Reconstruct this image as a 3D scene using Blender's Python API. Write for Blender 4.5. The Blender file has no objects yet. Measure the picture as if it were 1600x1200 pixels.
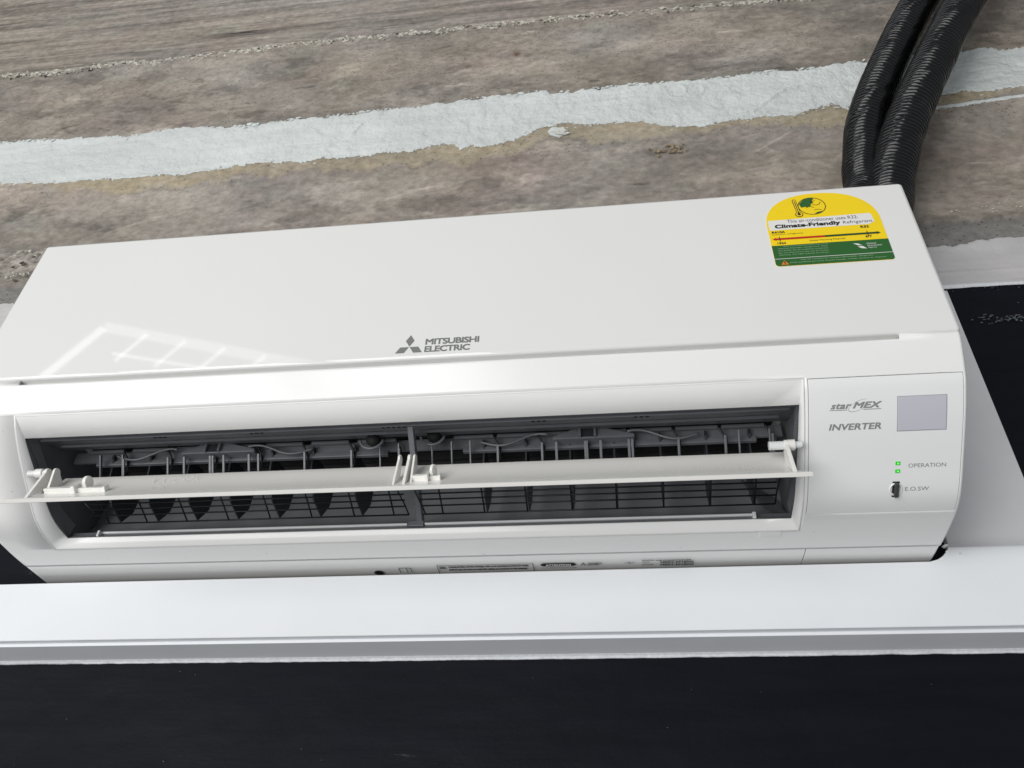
import bpy, bmesh, math, random
import numpy as np
from mathutils import Matrix, Vector

random.seed(7)
rng = np.random.default_rng(11)
S = bpy.context.scene
COL = S.collection

# ------------------------------------------------------------------ camera
def basis(pitch, roll, yaw):
    cx, sx, cy, sy, cz, sz = math.cos(pitch), math.sin(pitch), math.cos(roll), math.sin(roll), math.cos(yaw), math.sin(yaw)
    Y = np.array([[cz, -sz, 0], [sz, cz, 0], [0, 0, 1]])
    P = np.array([[1, 0, 0], [0, cx, -sx], [0, sx, cx]])
    R = np.array([[cy, 0, sy], [0, 1, 0], [-sy, 0, cy]])
    return Y @ P @ R
B = basis(0.6822, -0.0529, 0.1602)
cam_data = bpy.data.cameras.new('camera')
cam = bpy.data.objects.new('camera', cam_data)
COL.objects.link(cam)
right, fwd, up = B[:, 0], B[:, 1], B[:, 2]
cam.matrix_world = Matrix(((right[0], up[0], -fwd[0], 0.1545), (right[1], up[1], -fwd[1], -0.7357),
                           (right[2], up[2], -fwd[2], -0.3498), (0, 0, 0, 1)))
cam_data.sensor_width = 36
cam_data.sensor_fit = 'HORIZONTAL'
cam_data.lens = 1300 / 1600 * 36
cam_data.clip_start = 0.01
cam_data.clip_end = 50
S.camera = cam

# ------------------------------------------------------------------ world and lamps (indoor daylight)
world = bpy.data.worlds.new('World')
S.world = world
world.use_nodes = True
bg = world.node_tree.nodes['Background']
bg.inputs[0].default_value = (0.93, 0.96, 1.0, 1)
bg.inputs[1].default_value = 0.31

def area(name, loc, target, sx, sy, power, color):
    d = bpy.data.lights.new(name, 'AREA')
    d.shape = 'RECTANGLE'; d.size = sx; d.size_y = sy; d.energy = power; d.color = color
    o = bpy.data.objects.new(name, d); COL.objects.link(o)
    o.location = loc
    o.rotation_euler = (Vector(target) - Vector(loc)).to_track_quat('-Z', 'Y').to_euler()
    return o
# tall window panes in front of the unit, to the left, a few metres away
for i in range(3):
    area('window_light', (-2.70 + i * 0.95, -2.95 - 0.12 * i, -0.85), (0, 0, 0.1), 0.80, 3.0, 38, (1.0, 0.99, 0.97))
# added fill lamp, out of view: soft light from above in front
area('overhead_fill', (-0.7, -1.3, 3.3), (0, -.1, 0.4), 2.2, 1.0, 13, (0.95, 0.98, 1.0))
# thin strip lamps of a ceiling frame, mirrored faintly in the glossy front panel
def strip(a, b, w, radiance):
    a, b = Vector(a), Vector(b); mid = (a + b) / 2; d = (b - a); L_ = d.length
    o = area('strip_light', mid, (0, 0, .2), L_, w, radiance * math.pi * L_ * w, (1, 1, .98))
    z = (mid - Vector((0, -.2, .2))).normalized(); x = d.normalized(); z = (z - z.dot(x) * x).normalized(); y = z.cross(x)
    o.matrix_world = Matrix(((x.x, y.x, z.x, mid.x), (x.y, y.y, z.y, mid.y), (x.z, y.z, z.z, mid.z), (0, 0, 0, 1)))
strip((-3.11, -3, 2.53), (-2.85, -3, 2.93), .040, 2.6)
strip((-2.85, -3, 2.94), (-1.35, -3, 2.50), .06, 1.3)
for k in range(5):
    x = -2.55 + k * .26; strip((x, -3, 2.86 - k * .073), (x - .13, -3, 2.66 - k * .06), .018, 2.6)
strip((-2.72, -3, 2.72), (-1.6, -3, 2.44), .018, 2)

vs = S.view_settings
vs.view_transform = 'Standard'; vs.look = 'None'; vs.exposure = 0.0; vs.gamma = 1.0; vs.use_curve_mapping = False

# ------------------------------------------------------------------ material helpers
def mat(name, color, rough=0.5, metallic=0.0, bump=None, noise=None, rough_noise=None, coat=0.0, spec=0.5, emit=None):
    """bump=(scale,strength,distance[,detail]) noise=(scale,amount) rough_noise=(scale,amount)"""
    m = bpy.data.materials.new(name); m.use_nodes = True
    nt = m.node_tree; b = nt.nodes['Principled BSDF']
    b.inputs['Base Color'].default_value = (*color, 1)
    b.inputs['Roughness'].default_value = rough
    b.inputs['Metallic'].default_value = metallic
    b.inputs['Coat Weight'].default_value = coat
    b.inputs['Coat Roughness'].default_value = 0.05
    b.inputs['Specular IOR Level'].default_value = spec
    if emit:
        b.inputs['Emission Color'].default_value = (*emit[0], 1); b.inputs['Emission Strength'].default_value = emit[1]
    tc = nt.nodes.new('ShaderNodeTexCoord')
    def nz(scale, detail=4, rgh=0.55):
        n = nt.nodes.new('ShaderNodeTexNoise'); n.inputs['Scale'].default_value = scale
        n.inputs['Detail'].default_value = detail; n.inputs['Roughness'].default_value = rgh
        nt.links.new(tc.outputs['Object'], n.inputs['Vector']); return n
    if noise:
        n = nz(noise[0]); r = nt.nodes.new('ShaderNodeMapRange')
        r.inputs['From Min'].default_value = 0.3; r.inputs['From Max'].default_value = 0.7
        r.inputs['To Min'].default_value = 1 - noise[1]; r.inputs['To Max'].default_value = 1 + noise[1] * 0.4
        nt.links.new(n.outputs['Fac'], r.inputs['Value'])
        mx = nt.nodes.new('ShaderNodeVectorMath'); mx.operation = 'SCALE'
        mx.inputs[0].default_value = color
        nt.links.new(r.outputs['Result'], mx.inputs['Scale'])
        nt.links.new(mx.outputs['Vector'], b.inputs['Base Color'])
    if rough_noise:
        n = nz(rough_noise[0], 5); r = nt.nodes.new('ShaderNodeMapRange')
        r.inputs['From Min'].default_value = 0.35; r.inputs['From Max'].default_value = 0.7
        r.inputs['To Min'].default_value = rough; r.inputs['To Max'].default_value = rough + rough_noise[1]
        nt.links.new(n.outputs['Fac'], r.inputs['Value']); nt.links.new(r.outputs['Result'], b.inputs['Roughness'])
    if bump:
        n = nz(bump[0], bump[3] if len(bump) > 3 else 3)
        bp = nt.nodes.new('ShaderNodeBump'); bp.inputs['Strength'].default_value = bump[1]; bp.inputs['Distance'].default_value = bump[2]
        nt.links.new(n.outputs['Fac'], bp.inputs['Height']); nt.links.new(bp.outputs['Normal'], b.inputs['Normal'])
    return m

M = {}
M['gloss_white'] = mat('gloss_white_plastic', (0.775, 0.777, 0.762), 0.022, rough_noise=(9, 0.012), noise=(7, 0.012), coat=0.0)
M['white'] = mat('satin_white_plastic', (0.85, 0.852, 0.84), 0.17, rough_noise=(14, 0.03), noise=(11, 0.012))
M['cover'] = mat('control_cover_plastic', (0.85, 0.855, 0.85), 0.24, noise=(15, 0.012))
M['cream'] = mat('cream_plastic', (0.82, 0.81, 0.775), 0.25, noise=(18, 0.03))
M['pin'] = mat('pale_plastic', (0.70, 0.72, 0.72), 0.3)
M['duct'] = mat('dark_grey_plastic', (0.16, 0.168, 0.182), 0.34, noise=(25, 0.18), bump=(300, 0.10, 0.0005))
M['duct_mid'] = mat('mid_grey_plastic', (0.145, 0.153, 0.168), 0.32, noise=(40, 0.15))
M['blade'] = mat('blade_plastic', (0.028, 0.032, 0.037), 0.38)
M['scroll'] = mat('scroll_plastic', (0.30, 0.315, 0.335), 0.36, noise=(25, 0.12), bump=(300, 0.08, 0.0005))
M['wire'] = mat('black_wire', (0.008, 0.009, 0.010), 0.4)
M['void'] = mat('black_slot', (0.01, 0.01, 0.011), 0.7)
M['print_grey'] = mat('grey_print', (0.19, 0.195, 0.195), 0.4)
M['print_light'] = mat('light_grey_print', (0.26, 0.27, 0.275), 0.4)
M['print_black'] = mat('black_print', (0.015, 0.015, 0.016), 0.5)
M['display'] = mat('display_lilac', (0.56, 0.56, 0.62), 0.22)
M['display_rim'] = mat('display_rim_grey', (0.38, 0.385, 0.40), 0.35)
M['knob'] = mat('knob_grey', (0.05, 0.05, 0.053), 0.4)
M['led'] = mat('green_led', (0.03, 0.35, 0.03), 0.3, emit=((0.04, 0.75, 0.03), 0.30))
M['led_core'] = mat('green_led_core', (0.2, 0.8, 0.2), 0.3, emit=((0.15, 0.9, 0.12), 0.6))
M['yellow'] = mat('sticker_yellow', (0.93, 0.67, 0.004), 0.30, noise=(60, 0.02))
M['green'] = mat('sticker_green', (0.020, 0.115, 0.020), 0.30)
M['green_dark'] = mat('sticker_dark_green', (0.016, 0.06, 0.014), 0.35)
M['red'] = mat('sticker_red', (0.50, 0.012, 0.006), 0.3)
M['orange'] = mat('sticker_orange', (0.70, 0.22, 0.015), 0.3)
M['paper'] = mat('sticker_white', (0.78, 0.77, 0.75), 0.32)
M['pale_green'] = mat('sticker_pale_green', (0.36, 0.52, 0.34), 0.35)
M['trunk'] = mat('white_trunking', (0.80, 0.82, 0.845), 0.36, noise=(6, 0.03), bump=(40, 0.03, 0.0012), rough_noise=(20, 0.15))
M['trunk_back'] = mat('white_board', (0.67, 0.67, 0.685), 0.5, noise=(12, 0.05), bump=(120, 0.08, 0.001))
M['cut_edge'] = mat('raw_cut_edge', (0.88, 0.88, 0.88), 0.6, bump=(900, 0.4, 0.0008))
M['caulk'] = mat('white_caulk', (0.78, 0.80, 0.83), 0.5, noise=(300, 0.15), bump=(500, 0.3, 0.0008))

# ------------------------------------------------------------------ mesh helpers
def link(name, me, material, parent=None, smooth=False, bevel=0.0, auto=35):
    o = bpy.data.objects.new(name, me)
    COL.objects.link(o)
    if material is not None:
        me.materials.append(material)
    if parent: o.parent = parent
    if smooth:
        me.polygons.foreach_set('use_smooth', [True] * len(me.polygons))
    if bevel:
        b = o.modifiers.new('bevel', 'BEVEL'); b.width = bevel; b.segments = 2; b.limit_method = 'ANGLE'; b.angle_limit = math.radians(30)
        b.harden_normals = False
    return o

def mesh(verts, faces):
    me = bpy.data.meshes.new('m'); me.from_pydata([tuple(map(float, v)) for v in verts], [], [tuple(f) for f in faces]); me.update()
    return me

def fix_normals(me):
    bm = bmesh.new(); bm.from_mesh(me); bmesh.ops.remove_doubles(bm, verts=bm.verts, dist=1e-7)
    bmesh.ops.recalc_face_normals(bm, faces=bm.faces); bm.to_mesh(me); bm.free(); return me

def box_vf(x0, x1, y0, y1, z0, z1):
    v = [(x0, y0, z0), (x1, y0, z0), (x1, y1, z0), (x0, y1, z0), (x0, y0, z1), (x1, y0, z1), (x1, y1, z1), (x0, y1, z1)]
    f = [(0, 3, 2, 1), (4, 5, 6, 7), (0, 1, 5, 4), (1, 2, 6, 5), (2, 3, 7, 6), (3, 0, 4, 7)]
    return v, f
def box(name, x0, x1, y0, y1, z0, z1, material, parent=None, bevel=0.0):
    return link(name, mesh(*box_vf(x0, x1, y0, y1, z0, z1)), material, parent, bevel=bevel)

class MB:
    def __init__(s): s.v = []; s.f = []
    def add(s, v, f):
        n = len(s.v); s.v += list(v); s.f += [tuple(i + n for i in q) for q in f]
    def box(s, *a): s.add(*box_vf(*a))
    def prism(s, pts, axis_vec):
        """closed polygon of 3D points, extruded along a vector"""
        n = len(pts); a = [np.array(p, float) for p in pts]; b = [p + np.array(axis_vec) for p in a]
        s.add(a + b, [tuple(range(n))[::-1], tuple(range(n, 2 * n))] + [(i, (i + 1) % n, n + (i + 1) % n, n + i) for i in range(n)])
    def tube(s, pts, r, n=8, cap=True):
        pts = [np.array(p, float) for p in pts]; rings = []
        for i, p in enumerate(pts):
            t = pts[min(i + 1, len(pts) - 1)] - pts[max(i - 1, 0)]; t = t / np.linalg.norm(t)
            a = np.cross(t, [0, 0, 1.0]); a = np.cross(t, [0, 1.0, 0]) if np.linalg.norm(a) < 1e-3 else a
            a /= np.linalg.norm(a); b = np.cross(t, a)
            rr = r[i] if hasattr(r, '__len__') else r
            rings.append([p + rr * (math.cos(k * 2 * math.pi / n) * a + math.sin(k * 2 * math.pi / n) * b) for k in range(n)])
        v = [q for rg in rings for q in rg]; f = []
        for i in range(len(pts) - 1):
            for k in range(n):
                f.append((i * n + k, i * n + (k + 1) % n, (i + 1) * n + (k + 1) % n, (i + 1) * n + k))
        if cap: f += [tuple(range(n))[::-1], tuple(range((len(pts) - 1) * n, len(pts) * n))]
        s.add(v, f)
    def build(s, name, material, parent=None, smooth=False, bevel=0.0):
        return link(name, fix_normals(mesh(s.v, s.f)), material, parent, smooth, bevel)

def tag(o, label=None, cat=None, group=None, kind=None):
    if label: o['label'] = label
    if cat: o['category'] = cat
    if group: o['group'] = group
    if kind: o['kind'] = kind
    return o

def smooth_by_angle(o, deg=35):
    me = o.data
    me.polygons.foreach_set('use_smooth', [True] * len(me.polygons))
    bm = bmesh.new(); bm.from_mesh(me)
    for e in bm.edges:
        if len(e.link_faces) == 2 and e.calc_face_angle(0) > math.radians(deg): e.smooth = False
    bm.to_mesh(me); bm.free()

# text: glyph outlines as a flat mesh, fitted to a box and mapped onto a surface
def glyphs(body, bold=0.0, shear=0.0, spacing=1.0):
    c = bpy.data.curves.new('t', 'FONT'); c.body = body; c.size = 1; c.offset = bold; c.shear = shear
    c.space_character = spacing; c.resolution_u = 3; c.fill_mode = 'FRONT'
    o = bpy.data.objects.new('t', c); COL.objects.link(o)
    dg = bpy.context.evaluated_depsgraph_get(); dg.update()
    me = bpy.data.meshes.new_from_object(o.evaluated_get(dg))
    bpy.data.objects.remove(o); bpy.data.curves.remove(c)
    n = len(me.vertices); a = np.zeros(n * 3); me.vertices.foreach_get('co', a); a = a.reshape(-1, 3)[:, :2]
    f = [tuple(p.vertices) for p in me.polygons]; bpy.data.meshes.remove(me)
    return a, f
def lettering(body, x0, x1, y0, y1, mapper, material, parent, heavy=0.0, shear=0.0, spacing=1.0, name='lettering'):
    a, f = glyphs(body, 0.0, shear, spacing)
    lo, hi = a.min(0), a.max(0)
    wt = heavy * (y1 - y0)
    u = (a - lo) / (hi - lo) * np.array([x1 - x0 - wt, y1 - y0 - wt]) + np.array([x0, y0])
    V = [mapper(p[0], p[1]) for p in u]; F = list(f)
    if heavy:                                   # thicken the strokes: shifted copies, each a hair further out
        q0 = np.array(mapper(*u[0])); e = np.cross(np.array(mapper(u[0][0] + .001, u[0][1])) - q0, np.array(mapper(u[0][0], u[0][1] + .001)) - q0); e /= np.linalg.norm(e)
        for k, (dx, dy) in enumerate(((1, 0), (0, 1), (1, 1), (.5, .5))):
            n_ = len(V); V += [tuple(np.array(mapper(p[0] + dx * wt, p[1] + dy * wt)) + e * 3e-5 * (k + 1)) for p in u]; F += [tuple(i + n_ for i in q) for q in f]
    return link(name, mesh(V, F), material, parent)
def flat(name, pts, mapper, material, parent, faces=None):
    return link(name, mesh([mapper(*p) for p in pts], faces or [tuple(range(len(pts)))]), material, parent)

# ------------------------------------------------------------------ noise fields
def vnoise(X, Z, sx, sz, seed, octaves=4, gain=0.5):
    out = np.zeros(np.broadcast(X, Z).shape); amp = 1.0; tot = 0
    r = np.random.default_rng(seed)
    for k in range(octaves):
        g = r.random((256, 256))
        u = np.asarray(X) / sx + 17.3; w = np.asarray(Z) / sz + 9.1
        iu = np.floor(u).astype(int); iw = np.floor(w).astype(int)
        fu = u - iu; fw = w - iw; fu = fu * fu * (3 - 2 * fu); fw = fw * fw * (3 - 2 * fw)
        a = g[iu % 256, iw % 256]; b = g[(iu + 1) % 256, iw % 256]; c = g[iu % 256, (iw + 1) % 256]; d = g[(iu + 1) % 256, (iw + 1) % 256]
        out += amp * ((a * (1 - fu) + b * fu) * (1 - fw) + (c * (1 - fu) + d * fu) * fw)
        tot += amp; amp *= gain; sx /= 2.03; sz /= 2.03
    return out / tot * 2 - 1      # about -1..1
def sstep(a, b, x):
    t = np.clip((x - a) / (b - a), 0, 1); return t * t * (3 - 2 * t)

# ================================================================== WALL (board-marked concrete, painted bands)
UP = [(-1.3, .85), (-0.891, 0.856), (-0.831, 0.856), (-0.768, 0.849), (-0.708, 0.848), (-0.646, 0.839), (-0.591, 0.848), (-0.535, 0.852), (-0.475, 0.842), (-0.419, 0.841), (-0.364, 0.845), (-0.309, 0.846), (-0.254, 0.847), (-0.201, 0.85), (-0.147, 0.849), (-0.094, 0.855), (-0.042, 0.859), (0.011, 0.858), (0.062, 0.865), (0.073, 0.854), (0.114, 0.854), (0.165, 0.857), (0.215, 0.858), (0.265, 0.855), (0.314, 0.854), (0.363, 0.853), (0.413, 0.862), (0.47, 0.856), (0.519, 0.866), (0.556, 0.863), (0.706, 0.867), (0.733, 0.865), (0.757, 0.853), (0.787, 0.863), (1.3, .86)]
LO = [(-1.3, .73), (-0.833, 0.73), (-0.715, 0.72), (-0.603, 0.716), (-0.494, 0.717), (-0.391, 0.727), (-0.305, 0.72), (-0.286, 0.728), (-0.234, 0.722), (-0.183, 0.728), (-0.142, 0.723), (-0.113, 0.735), (-0.073, 0.736), (-0.062, 0.723), (-0.023, 0.723), (0.016, 0.73), (0.064, 0.76), (0.113, 0.764), (0.133, 0.755), (0.209, 0.75), (0.255, 0.731), (0.301, 0.729), (0.348, 0.734), (0.394, 0.738), (0.421, 0.732), (0.488, 0.756), (0.503, 0.742), (0.629, 0.75), (0.666, 0.759), (0.691, 0.753), (0.752, 0.757), (1.3, .75)]
GR = [(-1.3, 1.088), (-1.001, 1.089), (-0.931, 1.084), (-0.863, 1.081), (-0.8, 1.088), (-0.736, 1.092), (-0.606, 1.087), (-0.48, 1.091), (-0.357, 1.095), (-0.235, 1.092), (0.001, 1.089), (0.116, 1.09), (0.228, 1.083), (0.338, 1.082), (0.445, 1.077), (1.3, 1.07)]
def curve(tab, x):
    t = np.array(tab); return np.interp(x, t[:, 0], t[:, 1])

def axis(lo, a, b, hi, fine, coarse):
    return np.concatenate([np.arange(lo, a - 1e-9, coarse), np.arange(a, b, fine), np.arange(b, hi + 1e-9, coarse)])
xs = axis(-2.0, -1.22, 0.90, 1.9, 0.0022, 0.02)
zs = axis(0.33, 0.33, 1.45, 2.3, 0.0022, 0.02)
XX, ZZ = np.meshgrid(xs, zs)               # rows z
nx, nz = len(xs), len(zs)

up_e = curve(UP, XX) + 0.0050 * vnoise(XX, ZZ * 0, .022, 1, 3, 5, .7)
lo_e = curve(LO, XX) + 0.0055 * vnoise(XX, ZZ * 0, .020, 1, 4, 5, .7)
d_up = up_e - ZZ; d_lo = ZZ - lo_e
band_sd = np.minimum(d_up, d_lo) + 0.0085 * vnoise(XX, ZZ, .014, .010, 5, 5, .75)
# the thin second streak low on the right, and the odd splash
streak = 0.004 - np.abs(ZZ - (0.722 + 0.10 * (XX - 0.60))) + 0.002 * vnoise(XX, ZZ, .02, .01, 6, 3)
streak = np.where(XX > 0.57, streak, -1.0)
blob = 0.011 - np.hypot((XX - 0.086) * 0.7, ZZ - 0.744) + 0.006 * vnoise(XX, ZZ, .012, .01, 7, 3)
bottom_edge = np.where(XX > 0, 0.447 + 0.10 * np.clip(XX - 0.58, 0, 1), 0.452)
low_white = bottom_edge - ZZ + 0.006 * vnoise(XX, ZZ, .03, .012, 8, 4, .6)
band_sd = band_sd - 0.05 * np.clip(vnoise(XX, ZZ, .06, .03, 12, 5, .7) - .42, 0, 1)          # worn-through patches
sd = np.maximum(np.maximum(band_sd, streak), np.maximum(blob, low_white))

gl = curve(GR, XX)
above = sstep(-0.004, 0.004, ZZ - gl)
plaster = sstep(-.004, .004, (0.487 + 0.006 * vnoise(XX, ZZ, .05, .03, 9, 4)) - ZZ)

# colour: three poured lifts of the concrete
grain = vnoise(XX, ZZ + 0.02 * vnoise(XX, ZZ, .4, .1, 20, 3), .34, .0125, 21, 5, .62)
grain2 = vnoise(XX, ZZ, .10, .004, 22, 4, .6)
mott = vnoise(XX, ZZ, .085, .055, 23, 6, .62)
mott2 = vnoise(XX, ZZ, .30, .12, 24, 5, .55)
fine = vnoise(XX, ZZ, .013, .010, 25, 4, .65)
warm = vnoise(XX, ZZ, .22, .10, 26, 4, .55)
pink = vnoise(XX, ZZ, .11, .07, 27, 4, .55)
val = np.where(above > .5, 0.305 + 0.190 * grain + 0.090 * grain2 + 0.035 * mott2,
               0.305 + 0.125 * mott + 0.090 * mott2 + 0.006 * grain2)
scr = vnoise(XX + .6 * ZZ, ZZ, .04, .012, 29, 5, .65)
val = val + 0.060 * fine + .05 * np.clip(scr, 0, 1) * sstep(0, .5, mott)
# hard-edged trowel patches, pale lime bloom and darker damp areas
low_part = 1 - above
pa1 = sstep(.10, .15, vnoise(XX, ZZ, .16, .06, 121, 6, .62)); pa2 = sstep(.16, .20, vnoise(XX, ZZ, .12, .05, 122, 6, .62)); pa3 = sstep(.22, .45, vnoise(XX, ZZ, .07, .045, 123, 6, .68))
val += low_part * (.055 * pa1 - .065 * pa2 + .085 * pa3)
scar_h = np.zeros_like(val)
rs = np.random.default_rng(77)
for k in range(60):
    sx_, sz_ = rs.uniform(-.95, .8), (rs.uniform(.53, .71) if rs.random() < .5 else rs.uniform(.87, 1.08))
    ln, an, wd, am = rs.uniform(.006, .05), rs.normal(0, .35), rs.uniform(.0012, .003), rs.uniform(-.22, .20)
    m_ = (np.abs(xs - sx_) < .06); zi = (np.abs(zs - sz_) < .06)
    if not m_.any() or not zi.any(): continue
    sub = np.ix_(zi, m_); dx_, dz_ = XX[sub] - sx_, ZZ[sub] - sz_
    u_ = dx_ * math.cos(an) + dz_ * math.sin(an); w_ = -dx_ * math.sin(an) + dz_ * math.cos(an) + .002 * vnoise(XX[sub], ZZ[sub], .012, .012, 130 + k, 3)
    g_ = np.exp(-(w_ / wd) ** 2) * sstep(ln, ln * .6, np.abs(u_))
    val[sub] += am * g_; scar_h[sub] += np.sign(am) * .0010 * g_
# dark wood-grain lens near the top left and a few knots
lens = np.exp(-(((XX + 0.50 - 2.6 * (ZZ - 1.175)) / .09) ** 2 + ((ZZ - 1.172) / .022) ** 2))
val -= 0.26 * lens * sstep(-.1, .5, grain2 + .3 * fine)
lens2 = np.exp(-(((XX + 0.27) / .14) ** 2 + ((ZZ - 1.133) / .012) ** 2))
val -= 0.20 * lens2 * sstep(-.1, .5, grain2 + .2)
for kx, kz, kr, ka in [(-.672, .954, .010, .12), (-.511, .952, .017, .10), (-.567, .999, .006, .13), (.155, 1.015, .011, .06), (.19, .61, .02, .05), (-.02, 1.12, .006, .12), (-.25, 1.118, .008, .1)]:
    rr = np.hypot((XX - kx) * .8, ZZ - kz)
    val -= ka * np.exp(-(((rr - kr) / (kr * .45)) ** 2)) * sstep(-.5, .6, fine + mott)
# dirty dark fringe of the plank edges where the grout leaked
val -= 0.06 * np.exp(-((ZZ - gl + .012) / .012) ** 2) * sstep(-.3, .6, mott)
val -= 0.05 * sstep(-.2, .6, vnoise(XX, ZZ, .05, .012, 31, 4)) * np.exp(-((ZZ - 0.88) / .022) ** 2)
val = .91 * val
tint = np.stack([np.ones_like(XX) * 1.12, np.ones_like(XX) * 0.995, np.ones_like(XX) * 0.855], -1)
tint += (0.055 * warm)[..., None] * np.array([1.0, 0.1, -1.0]) + (0.05 * np.clip(pink, 0, 1))[..., None] * np.array([1.0, -.6, .3])
tint += (0.05 * sstep(.2, .8, vnoise(XX, ZZ, .09, .05, 33, 4)))[..., None] * np.array([-1.0, .4, .1])
col = val[..., None] * tint
# smear of yellowish mortar under the painted band
sm_low = 0.036 + 0.050 * vnoise(XX, ZZ * 0, .20, 1, 41, 4, .6) + 0.014 * vnoise(XX, ZZ, .03, .012, 42, 4, .65)
smear = sstep(0.0, 0.010, sm_low - (lo_e - ZZ)) * sstep(-.004, .002, lo_e - ZZ + .004)
mort = np.stack([0.430 + .07 * fine + .06 * mott, 0.365 + .06 * fine + .05 * mott, 0.255 + .05 * fine + .04 * mott], -1)
smw = smear * (.58 + .38 * sstep(-.3, .4, vnoise(XX, ZZ, .12, .03, 43, 4)))
col = col * (1 - smw[..., None]) + mort * smw[..., None]
col *= (1 - .30 * np.exp(-((sm_low - (lo_e - ZZ)) / .003) ** 2) * sstep(-.2, .5, mott))[..., None]
# rusty nail mark
rust = np.exp(-((np.hypot(XX - .014, ZZ - .984) / .006) ** 2)); col = col * (1 - rust[..., None]) + np.array([.10, .035, .012]) * rust[..., None]
rust2 = np.exp(-(((XX - .012) / .002) ** 2 + ((ZZ - 1.0) / .012) ** 2)) * .5; col = col * (1 - rust2[..., None]) + np.array([.20, .13, .08]) * rust2[..., None]
# warm brown patch and grey smooth plaster low down
brown = sstep(.52, .50, ZZ) * (1 - plaster)
pl = np.array([.235, .225, .212]) * (1 + .10 * mott2 + .08 * grain2)[..., None]
col = col * (1 - plaster[..., None]) + pl * plaster[..., None]
edge_dark = np.exp(-((ZZ - .490) / .008) ** 2) * sstep(-.4, .4, mott + fine)
col = col * (1 - .45 * edge_dark[..., None])
# rough honeycombed aggregate low at the left
honey = sstep(-.58, -.62, XX) * sstep(.500, .508, ZZ) * sstep(.575, .555, ZZ)
hn = vnoise(XX, ZZ, .012, .006, 51, 3, .6)
col = col * (1 + (0.75 * honey * hn)[..., None])
col = np.clip(col, .02, .75)

# relief towards the room (m)
relief = 0.0016 * mott2 + 0.0006 * mott + 0.0004 * fine + 0.0005 * grain2 * above
relief += scar_h + low_part * (.0005 * pa1 - .0006 * pa2)
relief -= 0.0030 * above                                            # upper lift a little behind
relief += 0.0030 * np.exp(-((ZZ - gl) / .006) ** 2) * (0.4 + 0.6 * sstep(-.3, .5, fine))
relief += 0.0012 * smear + 0.0006 * smear * hn
relief -= 0.0024 * sstep(.700, .672, ZZ)                             # lower lift
relief -= 0.0040 * plaster
relief -= 0.0020 * honey * (1 - hn)
relief += np.where(sd > 0, 0.0014 + np.where(ZZ > .6, 0.0030, .0006) * vnoise(XX, ZZ, .035, .028, 61, 5, .6) + 0.0006 * vnoise(XX, ZZ, .05, .005, 62, 3), 0) * sstep(0, .002, sd)
relief += 0.0018 * np.exp(-((sd - .0025) / .0025) ** 2) * sstep(.1, .7, vnoise(XX, ZZ, .03, .03, 63, 3)) * (ZZ > .6)
# trowel ridges and flaked rings in the paint
for (ax, az, bx, bz, h) in [(-.245, .785, -.232, .812, .0022), (.235, .775, .275, .800, .0016), (.375, .752, .425, .800, .0026), (.425, .800, .46, .815, .002), (.29, .735, .375, .752, .002)]:
    t = np.clip(((XX - ax) * (bx - ax) + (ZZ - az) * (bz - az)) / ((bx - ax) ** 2 + (bz - az) ** 2), 0, 1)
    dd = np.hypot(XX - ax - t * (bx - ax), ZZ - az - t * (bz - az)) + .001 * fine
    relief += h * np.exp(-(dd / .0022) ** 2)
for (cx, cz, r0) in [(.268, .826, .016), (.297, .824, .015)]:
    rr = np.hypot(XX - cx, ZZ - cz) + .003 * vnoise(XX, ZZ, .02, .02, 64, 2)
    relief += .0016 * np.exp(-((rr - r0) / .0018) ** 2)
crack = np.exp(-((ZZ - (0.403 + .01 * (XX - .55)) - .0008 * vnoise(XX, ZZ, .02, .02, 66, 3)) / .0012) ** 2) * sstep(.1, .2, XX)
relief -= 0.0018 * crack
col *= (1 - .5 * crack[..., None])
relief = relief * sstep(.36, .372, ZZ) + (1 - sstep(.36, .372, ZZ)) * -.004

verts = np.stack([XX, -relief, ZZ], -1).reshape(-1, 3)
idx = np.arange(nx * nz).reshape(nz, nx)
quads = np.stack([idx[:-1, :-1], idx[:-1, 1:], idx[1:, 1:], idx[1:, :-1]], -1).reshape(-1, 4)
def grid_mesh(name, verts, quads):
    me = bpy.data.meshes.new(name)
    me.vertices.add(len(verts)); me.vertices.foreach_set('co', verts.astype(np.float32).ravel())
    me.loops.add(quads.size); me.loops.foreach_set('vertex_index', quads.astype(np.int32).ravel())
    me.polygons.add(len(quads)); me.polygons.foreach_set('loop_start', np.arange(0, quads.size, 4, dtype=np.int32))
    me.polygons.foreach_set('use_smooth', np.ones(len(quads), bool))
    me.update(calc_edges=True); return me
wm = grid_mesh('wall', verts, quads)
ca = wm.color_attributes.new('stain', 'FLOAT_COLOR', 'POINT')
ca.data.foreach_set('color', np.concatenate([col.reshape(-1, 3), np.ones((nx * nz, 1))], 1).astype(np.float32).ravel())
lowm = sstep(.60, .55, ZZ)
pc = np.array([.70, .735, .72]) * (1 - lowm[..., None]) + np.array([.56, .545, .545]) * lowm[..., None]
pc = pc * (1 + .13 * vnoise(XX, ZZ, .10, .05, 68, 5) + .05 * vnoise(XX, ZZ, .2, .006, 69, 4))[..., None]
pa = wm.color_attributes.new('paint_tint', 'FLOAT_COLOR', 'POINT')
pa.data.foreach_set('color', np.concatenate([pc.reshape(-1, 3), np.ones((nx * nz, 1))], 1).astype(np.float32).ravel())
fa = wm.attributes.new('paint_sd', 'FLOAT', 'POINT'); fa.data.foreach_set('value', (sd.ravel() * 1000).astype(np.float32))

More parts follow.
